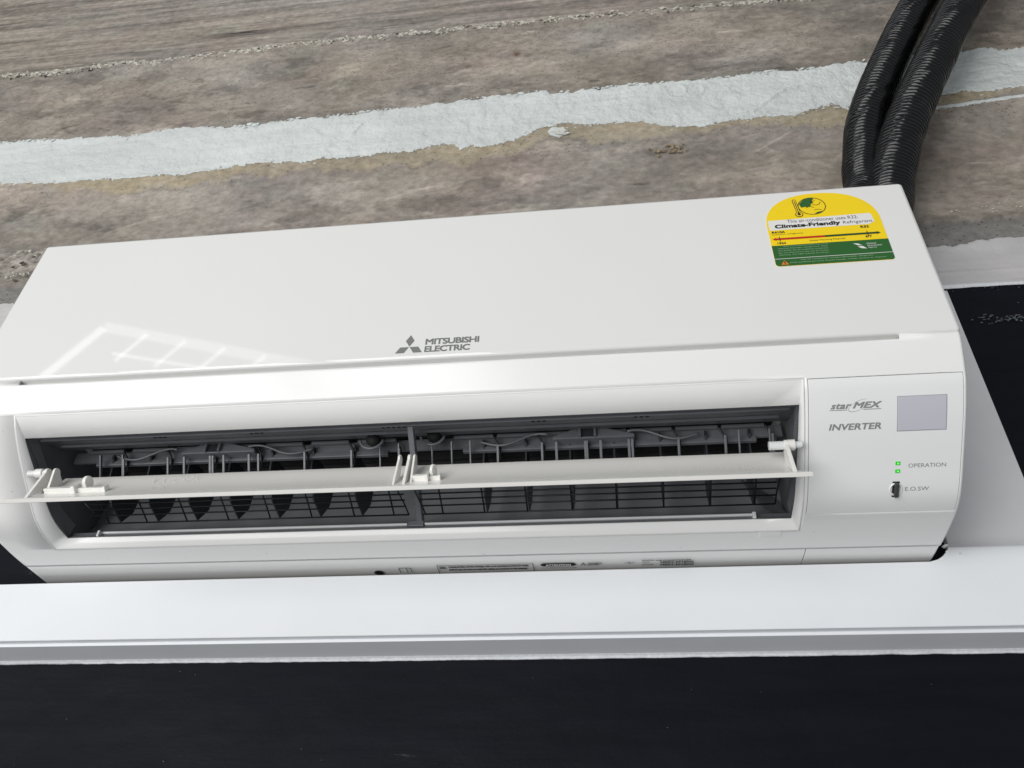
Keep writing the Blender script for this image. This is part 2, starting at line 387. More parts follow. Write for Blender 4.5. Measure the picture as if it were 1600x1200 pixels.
def wall_material():
    m = bpy.data.materials.new('board_marked_concrete'); m.use_nodes = True; nt = m.node_tree; N = nt.nodes; L = nt.links
    b = N['Principled BSDF']; b.inputs['Specular IOR Level'].default_value = 0.3
    at = N.new('ShaderNodeAttribute'); at.attribute_name = 'stain'
    sdn = N.new('ShaderNodeAttribute'); sdn.attribute_name = 'paint_sd'
    tc = N.new('ShaderNodeTexCoord')
    mp = N.new('ShaderNodeMapping'); mp.inputs['Scale'].default_value = (1, 1, 1.35); L.new(tc.outputs['Object'], mp.inputs['Vector'])
    def nz(scale, det, r=.6, vec=None):
        n = N.new('ShaderNodeTexNoise'); n.inputs['Scale'].default_value = scale; n.inputs['Detail'].default_value = det; n.inputs['Roughness'].default_value = r
        L.new((vec or tc.outputs['Object']), n.inputs['Vector']); return n
    n1 = nz(420, 5, .65, mp.outputs['Vector']); n2 = nz(75, 8, .72, mp.outputs['Vector']); n3 = nz(300, 4, .6)
    mr = N.new('ShaderNodeMapRange'); mr.inputs['From Min'].default_value = .3; mr.inputs['From Max'].default_value = .7; mr.inputs['To Min'].default_value = .70; mr.inputs['To Max'].default_value = 1.28
    L.new(n2.outputs['Fac'], mr.inputs['Value'])
    sc = N.new('ShaderNodeVectorMath'); sc.operation = 'SCALE'; L.new(at.outputs['Color'], sc.inputs[0]); L.new(mr.outputs['Result'], sc.inputs['Scale'])
    # small dark pits and hairline scratches
    v2 = N.new('ShaderNodeTexVoronoi'); v2.inputs['Scale'].default_value = 150; L.new(mp.outputs['Vector'], v2.inputs['Vector'])
    pr = N.new('ShaderNodeMapRange'); pr.inputs['From Min'].default_value = .08; pr.inputs['From Max'].default_value = .30; pr.inputs['To Min'].default_value = .30; pr.inputs['To Max'].default_value = 1; L.new(v2.outputs['Distance'], pr.inputs['Value'])
    ps = N.new('ShaderNodeSeparateColor'); L.new(v2.outputs['Color'], ps.inputs['Color'])
    pg = N.new('ShaderNodeMath'); pg.operation = 'LESS_THAN'; pg.inputs[1].default_value = .86; L.new(ps.outputs['Green'], pg.inputs[0])
    pmx = N.new('ShaderNodeMath'); pmx.operation = 'MAXIMUM'; L.new(pr.outputs['Result'], pmx.inputs[0]); L.new(pg.outputs['Value'], pmx.inputs[1])
    mp2 = N.new('ShaderNodeMapping'); mp2.inputs['Scale'].default_value = (.10, 1, 1); mp2.inputs['Rotation'].default_value = (0, .03, 0); L.new(tc.outputs['Object'], mp2.inputs['Vector'])
    n5 = nz(170, 4, .7, mp2.outputs['Vector'])
    s5 = N.new('ShaderNodeMapRange'); s5.inputs['From Min'].default_value = .32; s5.inputs['From Max'].default_value = .68; s5.inputs['To Min'].default_value = .80; s5.inputs['To Max'].default_value = 1.16; L.new(n5.outputs['Fac'], s5.inputs['Value'])
    sz = N.new('ShaderNodeSeparateXYZ'); L.new(tc.outputs['Object'], sz.inputs['Vector'])   # the board grain belongs to the upper pour only
    zu = N.new('ShaderNodeMath'); zu.operation = 'GREATER_THAN'; zu.inputs[1].default_value = 1.088; L.new(sz.outputs['Z'], zu.inputs[0])
    gm = N.new('ShaderNodeMix'); gm.data_type = 'FLOAT'; gm.inputs['A'].default_value = 1.0; L.new(zu.outputs['Value'], gm.inputs['Factor']); L.new(s5.outputs['Result'], gm.inputs['B'])
    pk = N.new('ShaderNodeMath'); pk.operation = 'MULTIPLY'; L.new(pmx.outputs['Value'], pk.inputs[0]); L.new(gm.outputs['Result'], pk.inputs[1])
    mk = N.new('ShaderNodeMath'); mk.operation = 'MULTIPLY'; L.new(mr.outputs['Result'], mk.inputs[0]); L.new(pk.outputs['Value'], mk.inputs[1])
    L.new(mk.outputs['Value'], sc.inputs['Scale'])
    # pale specks
    vo = N.new('ShaderNodeTexVoronoi'); vo.inputs['Scale'].default_value = 95; L.new(mp.outputs['Vector'], vo.inputs['Vector'])
    vr = N.new('ShaderNodeMapRange'); vr.inputs['From Min'].default_value = .10; vr.inputs['From Max'].default_value = .16; vr.inputs['To Min'].default_value = .35; vr.inputs['To Max'].default_value = 0
    L.new(vo.outputs['Distance'], vr.inputs['Value'])
    vsel = N.new('ShaderNodeMath'); vsel.operation = 'GREATER_THAN'; vsel.inputs[1].default_value = .80
    L.new(vo.outputs['Color'], vsel.inputs[0])
    vm = N.new('ShaderNodeMath'); vm.operation = 'MULTIPLY'; L.new(vr.outputs['Result'], vm.inputs[0]); L.new(vsel.outputs['Value'], vm.inputs[1])
    mxs = N.new('ShaderNodeMix'); mxs.data_type = 'RGBA'; L.new(vm.outputs['Value'], mxs.inputs['Factor']); L.new(sc.outputs['Vector'], mxs.inputs['A']); mxs.inputs['B'].default_value = (.42, .39, .34, 1)
    # paint
    off = N.new('ShaderNodeMath'); off.operation = 'MULTIPLY_ADD'; off.inputs[1].default_value = 7.0; off.inputs[2].default_value = -3.5; L.new(n3.outputs['Fac'], off.inputs[0])
    ad = N.new('ShaderNodeMath'); ad.operation = 'ADD'; L.new(sdn.outputs['Fac'], ad.inputs[0]); L.new(off.outputs['Value'], ad.inputs[1])
    pm = N.new('ShaderNodeMapRange'); pm.inputs['From Min'].default_value = -.25; pm.inputs['From Max'].default_value = .35; L.new(ad.outputs['Value'], pm.inputs['Value'])
    cr = N.new('ShaderNodeAttribute'); cr.attribute_name = 'paint_tint'
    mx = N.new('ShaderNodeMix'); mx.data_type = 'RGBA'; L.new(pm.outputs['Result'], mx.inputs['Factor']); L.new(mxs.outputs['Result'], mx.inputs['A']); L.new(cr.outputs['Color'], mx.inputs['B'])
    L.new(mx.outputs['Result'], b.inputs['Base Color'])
    rg = N.new('ShaderNodeMapRange'); rg.inputs['To Min'].default_value = .85; rg.inputs['To Max'].default_value = .5; L.new(pm.outputs['Result'], rg.inputs['Value']); L.new(rg.outputs['Result'], b.inputs['Roughness'])
    # fine relief: grit on concrete, brush marks + film edge of the paint
    bm1 = N.new('ShaderNodeMath'); bm1.operation = 'MULTIPLY'; L.new(n1.outputs['Fac'], bm1.inputs[0])
    inv = N.new('ShaderNodeMapRange'); inv.inputs['To Min'].default_value = .55; inv.inputs['To Max'].default_value = .30; L.new(pm.outputs['Result'], inv.inputs['Value']); L.new(inv.outputs['Result'], bm1.inputs[1])
    hs = N.new('ShaderNodeMath'); hs.operation = 'MULTIPLY_ADD'; hs.inputs[1].default_value = .9; L.new(pm.outputs['Result'], hs.inputs[0]); L.new(bm1.outputs['Value'], hs.inputs[2])
    h2 = N.new('ShaderNodeMath'); h2.operation = 'MULTIPLY_ADD'; h2.inputs[1].default_value = .28; L.new(n2.outputs['Fac'], h2.inputs[0]); L.new(hs.outputs['Value'], h2.inputs[2])
    zq = N.new('ShaderNodeMath'); zq.operation = 'GREATER_THAN'; zq.inputs[1].default_value = .6; L.new(sz.outputs['Z'], zq.inputs[0])
    zp = N.new('ShaderNodeMath'); zp.operation = 'MULTIPLY'; L.new(zq.outputs['Value'], zp.inputs[0]); L.new(pm.outputs['Result'], zp.inputs[1])
    n6 = nz(48, 7, .62); pl6 = N.new('ShaderNodeMath'); pl6.operation = 'MULTIPLY'; L.new(n6.outputs['Fac'], pl6.inputs[0]); L.new(zp.outputs['Value'], pl6.inputs[1])
    h3 = N.new('ShaderNodeMath'); h3.operation = 'MULTIPLY_ADD'; h3.inputs[1].default_value = 3.6; L.new(pl6.outputs['Value'], h3.inputs[0]); L.new(h2.outputs['Value'], h3.inputs[2]); h2 = h3
    bp = N.new('ShaderNodeBump'); bp.inputs['Strength'].default_value = .9; bp.inputs['Distance'].default_value = .0022; L.new(h2.outputs['Value'], bp.inputs['Height']); L.new(bp.outputs['Normal'], b.inputs['Normal'])
    return m
wall = link('wall', wm, wall_material())
tag(wall, 'bare board-marked concrete wall with a ragged white paint band', 'wall', kind='structure')

# grit left along the pour joint, and crumbs below the band: real little stones, far too many to count
def stones(name, pts, parent, material):
    base = bmesh.new(); bmesh.ops.create_icosphere(base, subdivisions=1, radius=1.0)
    bv = np.array([v.co[:] for v in base.verts]); bf = [tuple(v.index for v in f.verts) for f in base.faces]; base.free()
    V = []; F = []; C = []
    for (x, y, z, r, c) in pts:
        s = bv * (1 + .35 * rng.standard_normal((len(bv), 1))) * np.array([r * rng.uniform(.8, 1.6), r * .55, r * rng.uniform(.6, 1.0)]) + np.array([x, y, z])
        n = len(V); V += s.tolist(); F += [tuple(i + n for i in f) for f in bf]; C += [(*c, 1)] * len(bv)
    me = mesh(V, F); a = me.color_attributes.new('stain', 'FLOAT_COLOR', 'POINT'); a.data.foreach_set('color', np.array(C, np.float32).ravel())
    return link(name, me, material, parent)
def stone_material():
    m = bpy.data.materials.new('mortar_grit'); m.use_nodes = True; nt = m.node_tree; b = nt.nodes['Principled BSDF']; b.inputs['Roughness'].default_value = .9
    a = nt.nodes.new('ShaderNodeAttribute'); a.attribute_name = 'stain'; nt.links.new(a.outputs['Color'], b.inputs['Base Color']); return m
SM = stone_material()
def grit_col():
    k = rng.random()
    if k < .12: return (.09, .08, .07)
    v = rng.uniform(.34, .66); return (v * 1.05, v, v * .88)
pts = []
for i in range(3000):
    x = rng.uniform(-1.05, .75)
    dens = .5 + .5 * math.sin(x * 9 + 1) * math.sin(x * 23)
    if rng.random() > .45 + .5 * dens: continue
    z = float(curve(GR, x)) + rng.normal(0, .0042) - (.012 * rng.random() if (-.72 < x < -.66) else 0)
    pts.append((x, -.0008, z, abs(rng.normal(.0012, .0010)) + .0007, grit_col()))
for i in range(160):
    x = rng.uniform(-.60, .80); z = float(curve(LO, x)) - abs(rng.normal(.002, .004))
    pts.append((x, -.0012, z, abs(rng.normal(.0008, .0006)) + .0005, (.62, .63, .60) if rng.random() < .55 else (.34, .29, .2)))
for i in range(170):
    pts.append((rng.uniform(-.86, -.60), .0, rng.uniform(.492, .56), abs(rng.normal(.0010, .0009)) + .0005, grit_col()))
for i in range(26):
    x = rng.uniform(.56, .72); pts.append((x, -.001, .50 + .06 * (x - .6) + rng.normal(0, .004), rng.uniform(.0006, .0016), (.6, .56, .48)))
for i in range(900):
    x = rng.uniform(-1.0, .85); upper = rng.random() < .55
    if math.sin(x * 31 + 2) + math.sin(x * 83) * .7 < -.35: continue
    z = float(curve(UP, x)) - abs(rng.normal(.001, .003)) if upper else float(curve(LO, x)) + abs(rng.normal(.002, .003))
    pts.append((x, -.0020, z, abs(rng.normal(.0010, .0008)) + .0006, (.66, .70, .685)))
tag(stones('mortar_grit', pts, wall, SM), kind='stuff')
knob_pts = [(.088 + rng.normal(0, .007), -.003, .742 + rng.normal(0, .003), rng.uniform(.002, .0045), (.62, .62, .58)) for _ in range(14)]
knob_pts += [(.251 + rng.normal(0, .012), -.0015, .676 + rng.normal(0, .005), rng.uniform(.001, .003), (.30, .24, .16)) for _ in range(30)]
knob_pts += [(-.155 + rng.normal(0, .014), -.0018, .737 + rng.normal(0, .002), rng.uniform(.001, .0024), (.66, .68, .66)) for _ in range(24)]
tag(stones('paint_crumbs', knob_pts, wall, SM), kind='stuff')

# ------------------------------------------------------------------ black painted lower wall
bx = np.arange(-1.6, 1.6001, 0.004); bz = np.concatenate([np.arange(-.9, -.3, .05), np.arange(-.30, .3660, .004)])
BX, BZ = np.meshgrid(bx, bz)
top_j = 0.0015 * vnoise(BX, BZ * 0, .03, 1, 71, 4, .6)
BZ2 = BZ + top_j * sstep(.33, .365, BZ)
by = -.0035 - 0.0008 * vnoise(BX, BZ, .12, .08, 72, 4) - .0003 * vnoise(BX, BZ, .02, .01, 73, 3)
bi = np.arange(BX.size).reshape(BX.shape)
bq = np.stack([bi[:-1, :-1], bi[:-1, 1:], bi[1:, 1:], bi[1:, :-1]], -1).reshape(-1, 4)
def black_material():
    m = bpy.data.materials.new('black_wall_paint'); m.use_nodes = True; nt = m.node_tree; N = nt.nodes; L = nt.links
    b = N['Principled BSDF']; b.inputs['Roughness'].default_value = .42; b.inputs['Specular IOR Level'].default_value = .13
    tc = N.new('ShaderNodeTexCoord')
    def nz(scale, det, vecscale, r=.6):
        mp = N.new('ShaderNodeMapping'); mp.inputs['Scale'].default_value = vecscale; L.new(tc.outputs['Object'], mp.inputs['Vector'])
        n = N.new('ShaderNodeTexNoise'); n.inputs['Scale'].default_value = scale; n.inputs['Detail'].default_value = det; n.inputs['Roughness'].default_value = r
        L.new(mp.outputs['Vector'], n.inputs['Vector']); return n
    brush = nz(60, 5, (.12, 1, 1)); gr = nz(260, 5, (1, 1, 1)); big = nz(5, 4, (1, 1, 1.6)); sc = nz(34, 6, (.35, 1, 1.6), .72)
    rmp = N.new('ShaderNodeMapRange'); rmp.inputs['To Min'].default_value = .42; rmp.inputs['To Max'].default_value = .70; L.new(big.outputs['Fac'], rmp.inputs['Value']); L.new(rmp.outputs['Result'], b.inputs['Roughness'])
    # chalky scuffs
    m1 = N.new('ShaderNodeMapRange'); m1.inputs['From Min'].default_value = .69; m1.inputs['From Max'].default_value = .80; L.new(sc.outputs['Fac'], m1.inputs['Value'])
    c0 = N.new('ShaderNodeValToRGB'); L.new(brush.outputs['Fac'], c0.inputs['Fac'])
    c0.color_ramp.elements[0].position = .3; c0.color_ramp.elements[0].color = (.0026, .0032, .0062, 1); c0.color_ramp.elements[1].position = .75; c0.color_ramp.elements[1].color = (.0050, .0060, .0102, 1)
    mx = N.new('ShaderNodeMix'); mx.data_type = 'RGBA'; L.new(m1.outputs['Result'], mx.inputs['Factor']); L.new(c0.outputs['Color'], mx.inputs['A']); mx.inputs['B'].default_value = (.09, .10, .11, 1)
    L.new(mx.outputs['Result'], b.inputs['Base Color'])
    ad = N.new('ShaderNodeMath'); ad.operation = 'MULTIPLY_ADD'; ad.inputs[1].default_value = .5; L.new(gr.outputs['Fac'], ad.inputs[0]); L.new(brush.outputs['Fac'], ad.inputs[2])
    bp = N.new('ShaderNodeBump'); bp.inputs['Strength'].default_value = .45; bp.inputs['Distance'].default_value = .0012; L.new(ad.outputs['Value'], bp.inputs['Height']); L.new(bp.outputs['Normal'], b.inputs['Normal'])
    return m
bw = link('black_plaster', grid_mesh('black', np.stack([BX, by, BZ2], -1).reshape(-1, 3), bq), black_material(), wall)
# chips and drips of white paint on the black coat: small real flakes
flk = MB()
def flake(x, z, w, h):
    n = 7; ph = rng.uniform(0, 6)
    p = [(x + w * math.cos(ph + k * 2 * math.pi / n) * rng.uniform(.5, 1.2), -.0052, z + h * math.sin(ph + k * 2 * math.pi / n) * rng.uniform(.5, 1.2)) for k in range(n)]
    flk.prism(p, (0, .0008, 0))
for i in range(70):
    flake(rng.normal(.602, .022), rng.normal(.312, .0035), rng.uniform(.0006, .0028), rng.uniform(.0003, .0009))
for i in range(8):
    flake(rng.uniform(.55, .75), rng.uniform(.12, .36), rng.uniform(.0004, .001), rng.uniform(.0004, .0009))
for i in range(22):
    flake(rng.uniform(.52, .72), .362 - abs(rng.normal(0, .003)), rng.uniform(.0004, .0012), rng.uniform(.0003, .0008))
for i in range(16):
    flake(rng.uniform(-.5, .6), rng.uniform(-.17, -.072), rng.uniform(.0002, .0008), rng.uniform(.0002, .0004))
tag(flk.build('paint_flecks', mat('fleck_grey', (.10, .115, .125), .7), wall), kind='stuff')
# raw white bead along the top of the black coat
bd = MB(); xb = np.arange(-1.2, 1.2, .004)
hb = .0065 + .0025 * vnoise(xb, 0 * xb, .05, 1, 81, 3); yb = -.0020 - .0007 * vnoise(xb, 0 * xb, .03, 1, 82, 3)
n = len(xb); v = []
for i in range(n):
    v += [(xb[i], -.0012, .3645), (xb[i], yb[i] - .0015, .3665), (xb[i], yb[i] - .0010, .3665 + hb[i] * .8), (xb[i], .003, .3665 + hb[i])]
f = [(4 * i + k, 4 * i + 4 + k, 4 * i + 5 + k, 4 * i + 1 + k) for i in range(n - 1) for k in range(3)]
bd.add(v, f); bd.build('filler_bead', M['caulk'], wall, smooth=True)

# ================================================================== TRUNKING AND BOARD
TILT = 0.0046
def tz(x): return TILT * x                       # the trunking runs up very slightly to the right
tr = bpy.data.objects.new('cable_trunking', None); COL.objects.link(tr)
tr.location = (0, 0, -.066); tr.rotation_euler = (0, -math.atan(TILT), 0)
tag(tr, 'long white plastic trunking fixed below the air conditioner, notched to clear it', 'trunking')
TB = 0.066    # local z of world z=0
def lathe_x(sec, x0, x1, mb, closed=True):
    n = len(sec); v = [(x0, y, z) for y, z in sec] + [(x1, y, z) for y, z in sec]
    f = [(i, (i + 1) % n, n + (i + 1) % n, n + i) for i in range(n if closed else n - 1)]
    if closed: f += [tuple(range(n))[::-1], tuple(range(n, 2 * n))]
    mb.add(v, f)
# lid: front face with the notch (x < NX lower top edge), rounded upper shoulder right of it
NX = 0.4178
lid = MB()
zb, zn, zt = TB - .0635, TB - .0065, TB + .0088          # bottom, notch top, full top (local)
cut = []                                                # ragged sloping cut from the notch floor up to the shoulder
npt = 14
for k in range(npt + 1):
    t = k / npt
    x = NX + .0015 + t * .0150 + .0028 * math.sin(t * 3.14)
    z = zn + t * (zt - .0006 - zn)
    cut.append((x + rng.normal(0, .00025), z + rng.normal(0, .0002)))
front_y = -.050; th = .0022
def front_profile(z):                                   # rounded shoulder
    r = .0125
    if z < zt - r: return front_y
    d = (z - (zt - r)) / r
    return front_y + .0042 * (1 - math.sqrt(max(0, 1 - d * d)))
# left (notched) part
lid.add([(x, y, z) for x in (-1.3, NX + .0015) for y, z in ((front_y, zb), (front_y, zn), (front_y + th, zn), (front_y + th, zb))], [(0, 1, 5, 4), (1, 2, 6, 5), (2, 3, 7, 6), (3, 0, 4, 7), (0, 3, 2, 1)])
cut[0] = (NX + .0015, zn)
# right part: quads whose left border is the cut
rows = [zb] + [c[1] for c in cut]
xl = [NX + .0015] + [c[0] for c in cut]
vf = []; 
for z, x in zip(rows, xl): vf += [(x, front_profile(z), z), (1.3, front_profile(z), z), (x, front_profile(z) + th, z), (1.3, front_profile(z) + th, z)]
ff = []
for i in range(len(rows) - 1):
    a, b_ = 4 * i, 4 * i + 4
    ff += [(a, a + 1, b_ + 1, b_), (a + 2, b_ + 2, b_ + 3, a + 3), (a + 1, a + 3, b_ + 3, b_ + 1)] + ([(a, b_, b_ + 2, a + 2)] if i else [])
a = 4 * (len(rows) - 1); ff += [(a, a + 1, a + 3, a + 2), (0, 2, 3, 1)]
lid.add(vf, ff)
# top face right of the notch and the return under the front
lathe_x([(front_y + .0046, zt - .0022), (front_y + .0048, zt), (-.0055, zt), (-.0055, zt - .0022)], cut[-1][0] + .001, 1.3, lid)
lathe_x([(front_y + .0004, zb - .0004), (front_y + .0004, zb + .0018), (-.0405, zb + .0018), (-.0405, zb - .0004)], -1.3, 1.3, lid)
lido = lid.build('lid', M['trunk'], tr)
# body: tray with its rib standing just below the lid return
body = MB()
lathe_x([(-.0425, zb - .0032), (-.0425, zb + .0040), (-.0405, zb + .0040), (-.0405, zb - .0012), (-.0040, zb - .0012), (-.0040, zb - .0032)], -1.3, 1.3, body)
lathe_x([(-.0062, zb), (-.0062, zt - .003), (-.0042, zt - .003), (-.0042, zb)], cut[-1][0] + .012, 1.3, body)
body.build('body', M['trunk'], tr, bevel=.0004)
# raw burr along the cut
burr = MB()
pp = [(-1.3, front_y + .0008, zn + .0001)] + [(x, front_y + .0008, zn + .0001) for x in np.linspace(-.6, NX - .004, 60)] + [(c[0] - .0003, front_profile(c[1]) + .0010, c[1] + .0002) for c in cut[1:]]
burr.tube(pp, [0.00035] * 61 + [0.0008 + .0005 * abs(rng.normal()) for _ in cut[1:]], 6)
burr.build('cut_burr', M['cut_edge'], tr, smooth=True)
lump = MB()
for (x, z, r) in [(cut[-1][0] - .003, cut[-1][1] + .0012, .0024), (cut[-1][0] - .0055, cut[-1][1] - .0004, .0019), (cut[-1][0] + .0045, cut[-1][1] - .008, .0010)]:
    lump.tube([(x, front_profile(min(z, zt)) - r * .2 - .0006, z - r * .6), (x, front_profile(min(z, zt)) - r * .4 - .0006, z), (x, front_profile(min(z, zt)) - r * .1 - .0006, z + r * .7)], [r * .5, r, r * .4], 8)
lump.build('plastic_swarf', M['cut_edge'], tr, smooth=True)
# sealant bead at the wall, ragged over the black paint
sb = MB(); xb = np.arange(-1.3, 1.3, .0025); n = len(xb)
rag = .0013 + .0005 * vnoise(xb, 0 * xb, .012, 1, 91, 5, .7) + .0012 * vnoise(xb, 0 * xb, .4, 1, 92, 2)
bul = .0026 + .0006 * vnoise(xb, 0 * xb, .08, 1, 93, 3)
v = []
for i in range(n):
    z0 = zb - .0030
    v += [(xb[i], -.0090, z0 + .0004), (xb[i], -.0080, z0 - .0008), (xb[i], -.0058, z0 - bul[i] * .35), (xb[i], -.0052, z0 - bul[i] * .8), (xb[i], -.0047, z0 - rag[i] - .0010), (xb[i], -.0030, z0 - rag[i] - .0012)]
f = [(6 * i + k, 6 * i + 6 + k, 6 * i + 7 + k, 6 * i + 1 + k) for i in range(n - 1) for k in range(5)]
sb.add(v, f); sb.build('sealant_bead', M['caulk'], tr, smooth=True)

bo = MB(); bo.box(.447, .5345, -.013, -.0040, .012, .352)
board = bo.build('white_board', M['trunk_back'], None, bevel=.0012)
tag(board, 'upright white board on the black wall beside the right end of the air conditioner', 'board')

# ================================================================== AIR CONDITIONER
ac = bpy.data.objects.new('air_conditioner', None); COL.objects.link(ac)
ac.empty_display_size = .1
tag(ac, 'white wall-mounted air conditioner with its outlet louver open', 'air conditioner')

PT = [(-.2288, .0988), (-.2270, .0925), (-.2224, .0824), (-.2154, .0692), (-.2097, .0613), (-.1916, .0446), (-.1626, .0232), (-.1402, .0082), (-.1204, .0022), (-.1000, .0002), (-.0812, -.0006), (-.0550, -.0006), (-.0300, -.0004), (-.0040, .0)]
def catmull(P, n=14):
    P = np.array(P); P = np.vstack([2 * P[0] - P[1], P, 2 * P[-1] - P[-2]]); out = []
    for i in range(1, len(P) - 2):
        for t in np.linspace(0, 1, n, endpoint=False):
            a, b, c, d = P[i - 1], P[i], P[i + 1], P[i + 2]
            out.append(.5 * ((2 * b) + (-a + c) * t + (2 * a - 5 * b + 4 * c - d) * t * t + (-a + 3 * b - 3 * c + d) * t ** 3))
    out.append(P[-2]); return np.array(out)
DP = catmull(PT); SL = np.concatenate([[0], np.cumsum(np.linalg.norm(np.diff(DP, axis=0), axis=1))]); STOT = SL[-1]
def P(s): return np.array([np.interp(s, SL, DP[:, 0]), np.interp(s, SL, DP[:, 1])])
def Nrm(s):
    e = .0012; d = P(min(s + e, STOT)) - P(max(s - e, 0)); d /= np.linalg.norm(d)
    return np.array([d[1], -d[0]])           # outward
def s_at(y, z): return SL[np.argmin((DP[:, 0] - y) ** 2 + (DP[:, 1] - z) ** 2)]
def surf(x, s, off=0.0):
    q = P(s) + Nrm(s) * off; return (x, q[0], q[1])
W = .419
s_bt, s_bb = s_at(-.2160, .0703), s_at(-.1020, .0006)
s_ct, s_cb = s_at(-.2154, .0692), s_at(-.1238, .0033)
s_bottom = s_at(-.0700, -.0006)
OL, OR = -.3685, .2992
CL, CR = .3016, .4158

# --- casing
xsb = sorted(set([-.419, -.4187, -.4178, -.416, -.413, -.40, OL, -.32, -.2, -.05, .1, .25, OR, CL - .0003, CL, .33, .3735, .40, CR, CR + .0004, .4172, .4181, .4187, .419]))
ends = {.419: .0042, .4187: .0024, .4181: .0011, .4178: .0010, .4172: .0003, .416: .0002}
sset = sorted(set(list(np.linspace(0, s_bottom, 64)) + [.0046, s_bt, s_bb, s_ct, s_cb, s_bottom]))
sset = [s for k, s in enumerate(sset) if k == 0 or s - sset[k - 1] > 2e-4 or s in (s_bt, s_bb, s_ct, s_cb)]
vid = {}; V = []; F = []
def vert(i, j):
    if (i, j) not in vid:
        vid[(i, j)] = len(V); V.append(surf(xsb[i], sset[j], -ends.get(round(abs(xsb[i]), 5), 0)))
    return vid[(i, j)]
for i in range(len(xsb) - 1):
    for j in range(len(sset) - 1):
        xm = (xsb[i] + xsb[i + 1]) / 2; sm = (sset[j] + sset[j + 1]) / 2
        if OL < xm < OR and s_bt < sm < s_bb: continue
        if CL < xm < CR and s_ct < sm < s_cb: continue
        if OL < xm < .3735 and sm < .0046: continue
        F.append((vert(i, j), vert(i, j + 1), vert(i + 1, j + 1), vert(i + 1, j)))
# end cheeks
for X in (-W, W):
    i = xsb.index(X); ring = [vert(i, j) for j in range(len(sset))]
    n0 = len(V); V += [(X, -.004, .0), (X, -.004, .094), (X, -.21, .094)]
    c = len(V); V.append((X, -.12, .05))
    loop = ring + [n0, n0 + 1, n0 + 2]
    for k in range(len(loop)):
        a, b_ = loop[k], loop[(k + 1) % len(loop)]
        F.append((c, a, b_) if X > 0 else (c, b_, a))
me = mesh(V, F)
casing = link('casing', me, M['white'], ac)
smooth_by_angle(casing, 40)
sol = casing.modifiers.new('thickness', 'SOLIDIFY'); sol.thickness = .0024; sol.offset = -1
# recess behind the finger slot
rec = MB(); rec.box(-.40, .40, -.2215, -.2165, .086, .1035); rec.build('slot_recess', M['white'], ac)
# main upper body behind the front panel
up_b = MB(); up_b.box(-.4150, .4150, -.2140, -.0045, .0955, .2740)
up_b.build('rear_body', M['white'], ac, bevel=.004)

# --- front panel (glossy, flat) with softly rounded rim
fp = MB()
x0, x1, z0, z1, yf = -.4196, .4196, .0996, .2806, -.2293
def rrect(inset, rc):
    pts = []
    for (cx, cz, a0) in [(x1 - rc, z1 - rc, 0), (x0 + rc, z1 - rc, 90), (x0 + .0012, z0 + .0012, 180), (x1 - .0012, z0 + .0012, 270)]:
        r = rc if a0 in (0, 90) else .0012
        for k in range(7):
            a = math.radians(a0 + k * 15); pts.append((cx + (r - inset) * math.cos(a) if r > inset else cx, cz + (r - inset) * math.sin(a) if r > inset else cz))
    return pts
def inset_rect(d, rc):
    pts = []
    for (cx, cz, a0, r) in [(x1 - rc, z1 - rc, 0, rc), (x0 + rc, z1 - rc, 90, rc), (x0 + .0035, z0 + .0035, 180, .0035), (x1 - .0035, z0 + .0035, 270, .0035)]:
        for k in range(7):
            a = math.radians(a0 + k * 15); rr = max(r - d, .0002); pts.append((cx + rr * math.cos(a), cz + rr * math.sin(a)))
    return pts
layers = [(0, .0120), (0, .0028), (.0004, .0014), (.0012, .0005), (.0028, 0)]
v = []; n = 28
for d, y in layers: v += [(x, yf + y, z) for x, z in inset_rect(d, .0042)]
f = []
for L_ in range(len(layers) - 1):
    for k in range(n): f.append((L_ * n + k, L_ * n + (k + 1) % n, (L_ + 1) * n + (k + 1) % n, (L_ + 1) * n + k))
f += [tuple(range(n)), tuple(range((len(layers) - 1) * n, len(layers) * n))]
fp.add(v, f)
panel = fp.build('front_panel', M['gloss_white'], ac); smooth_by_angle(panel, 50)
for pl_ in panel.data.polygons:
    if len(pl_.vertices) > 8: pl_.use_smooth = False          # the big face is dead flat

# --- outlet frame (bevelled throat)
s_it, s_ib = s_at(-.2022, .0543), s_at(-.1128, .0016)
def loops(kind):
    nt_, nb_ = 14, 24; out = []
    def pt(x, t, k):
        if k == 0: q = P(s_bt + (s_bb - s_bt) * t) ; return (x[0], q[0], q[1])
        if k == 1:
            s = s_bt + (s_bb - s_bt) * t; s += (.0010 if t < .02 else (-.0010 if t > .98 else 0)); q = P(s) - Nrm(s) * .0012; return (x[1], q[0], q[1])
        s = s_it + (s_ib - s_it) * t; q = P(s) - Nrm(s) * (.0040 + .0010 * t); return (x[2], q[0], q[1])
    for j in range(nt_ + 1):
        t = j / nt_; out.append(pt((OL, OL + .0010, -.3625 + .0115 * t), t, kind))
    Lb = out[-1]; xr = (OR, OR - .0008, .2964 - .004 * 1)[kind]
    for j in range(1, nb_): out.append((Lb[0] + (xr - Lb[0]) * j / nb_, Lb[1], Lb[2]))
    for j in range(nt_ + 1):
        t = 1 - j / nt_; out.append(pt((OR, OR - .0008, .2964 - .004 * t), t, kind))
    Rt = out[-1]; Lt = out[0]
    for j in range(1, nb_): out.append((Rt[0] + (Lt[0] - Rt[0]) * j / nb_, Rt[1] + (Lt[1] - Rt[1]) * j / nb_, Rt[2] + (Lt[2] - Rt[2]) * j / nb_))
    return out
l0, l1, l2 = loops(0), loops(1), loops(2); n = len(l0)
fr = MB(); fr.add(l0 + l1 + l2, [(a * n + k, a * n + (k + 1) % n, (a + 1) * n + (k + 1) % n, (a + 1) * n + k) for a in range(2) for k in range(n)])
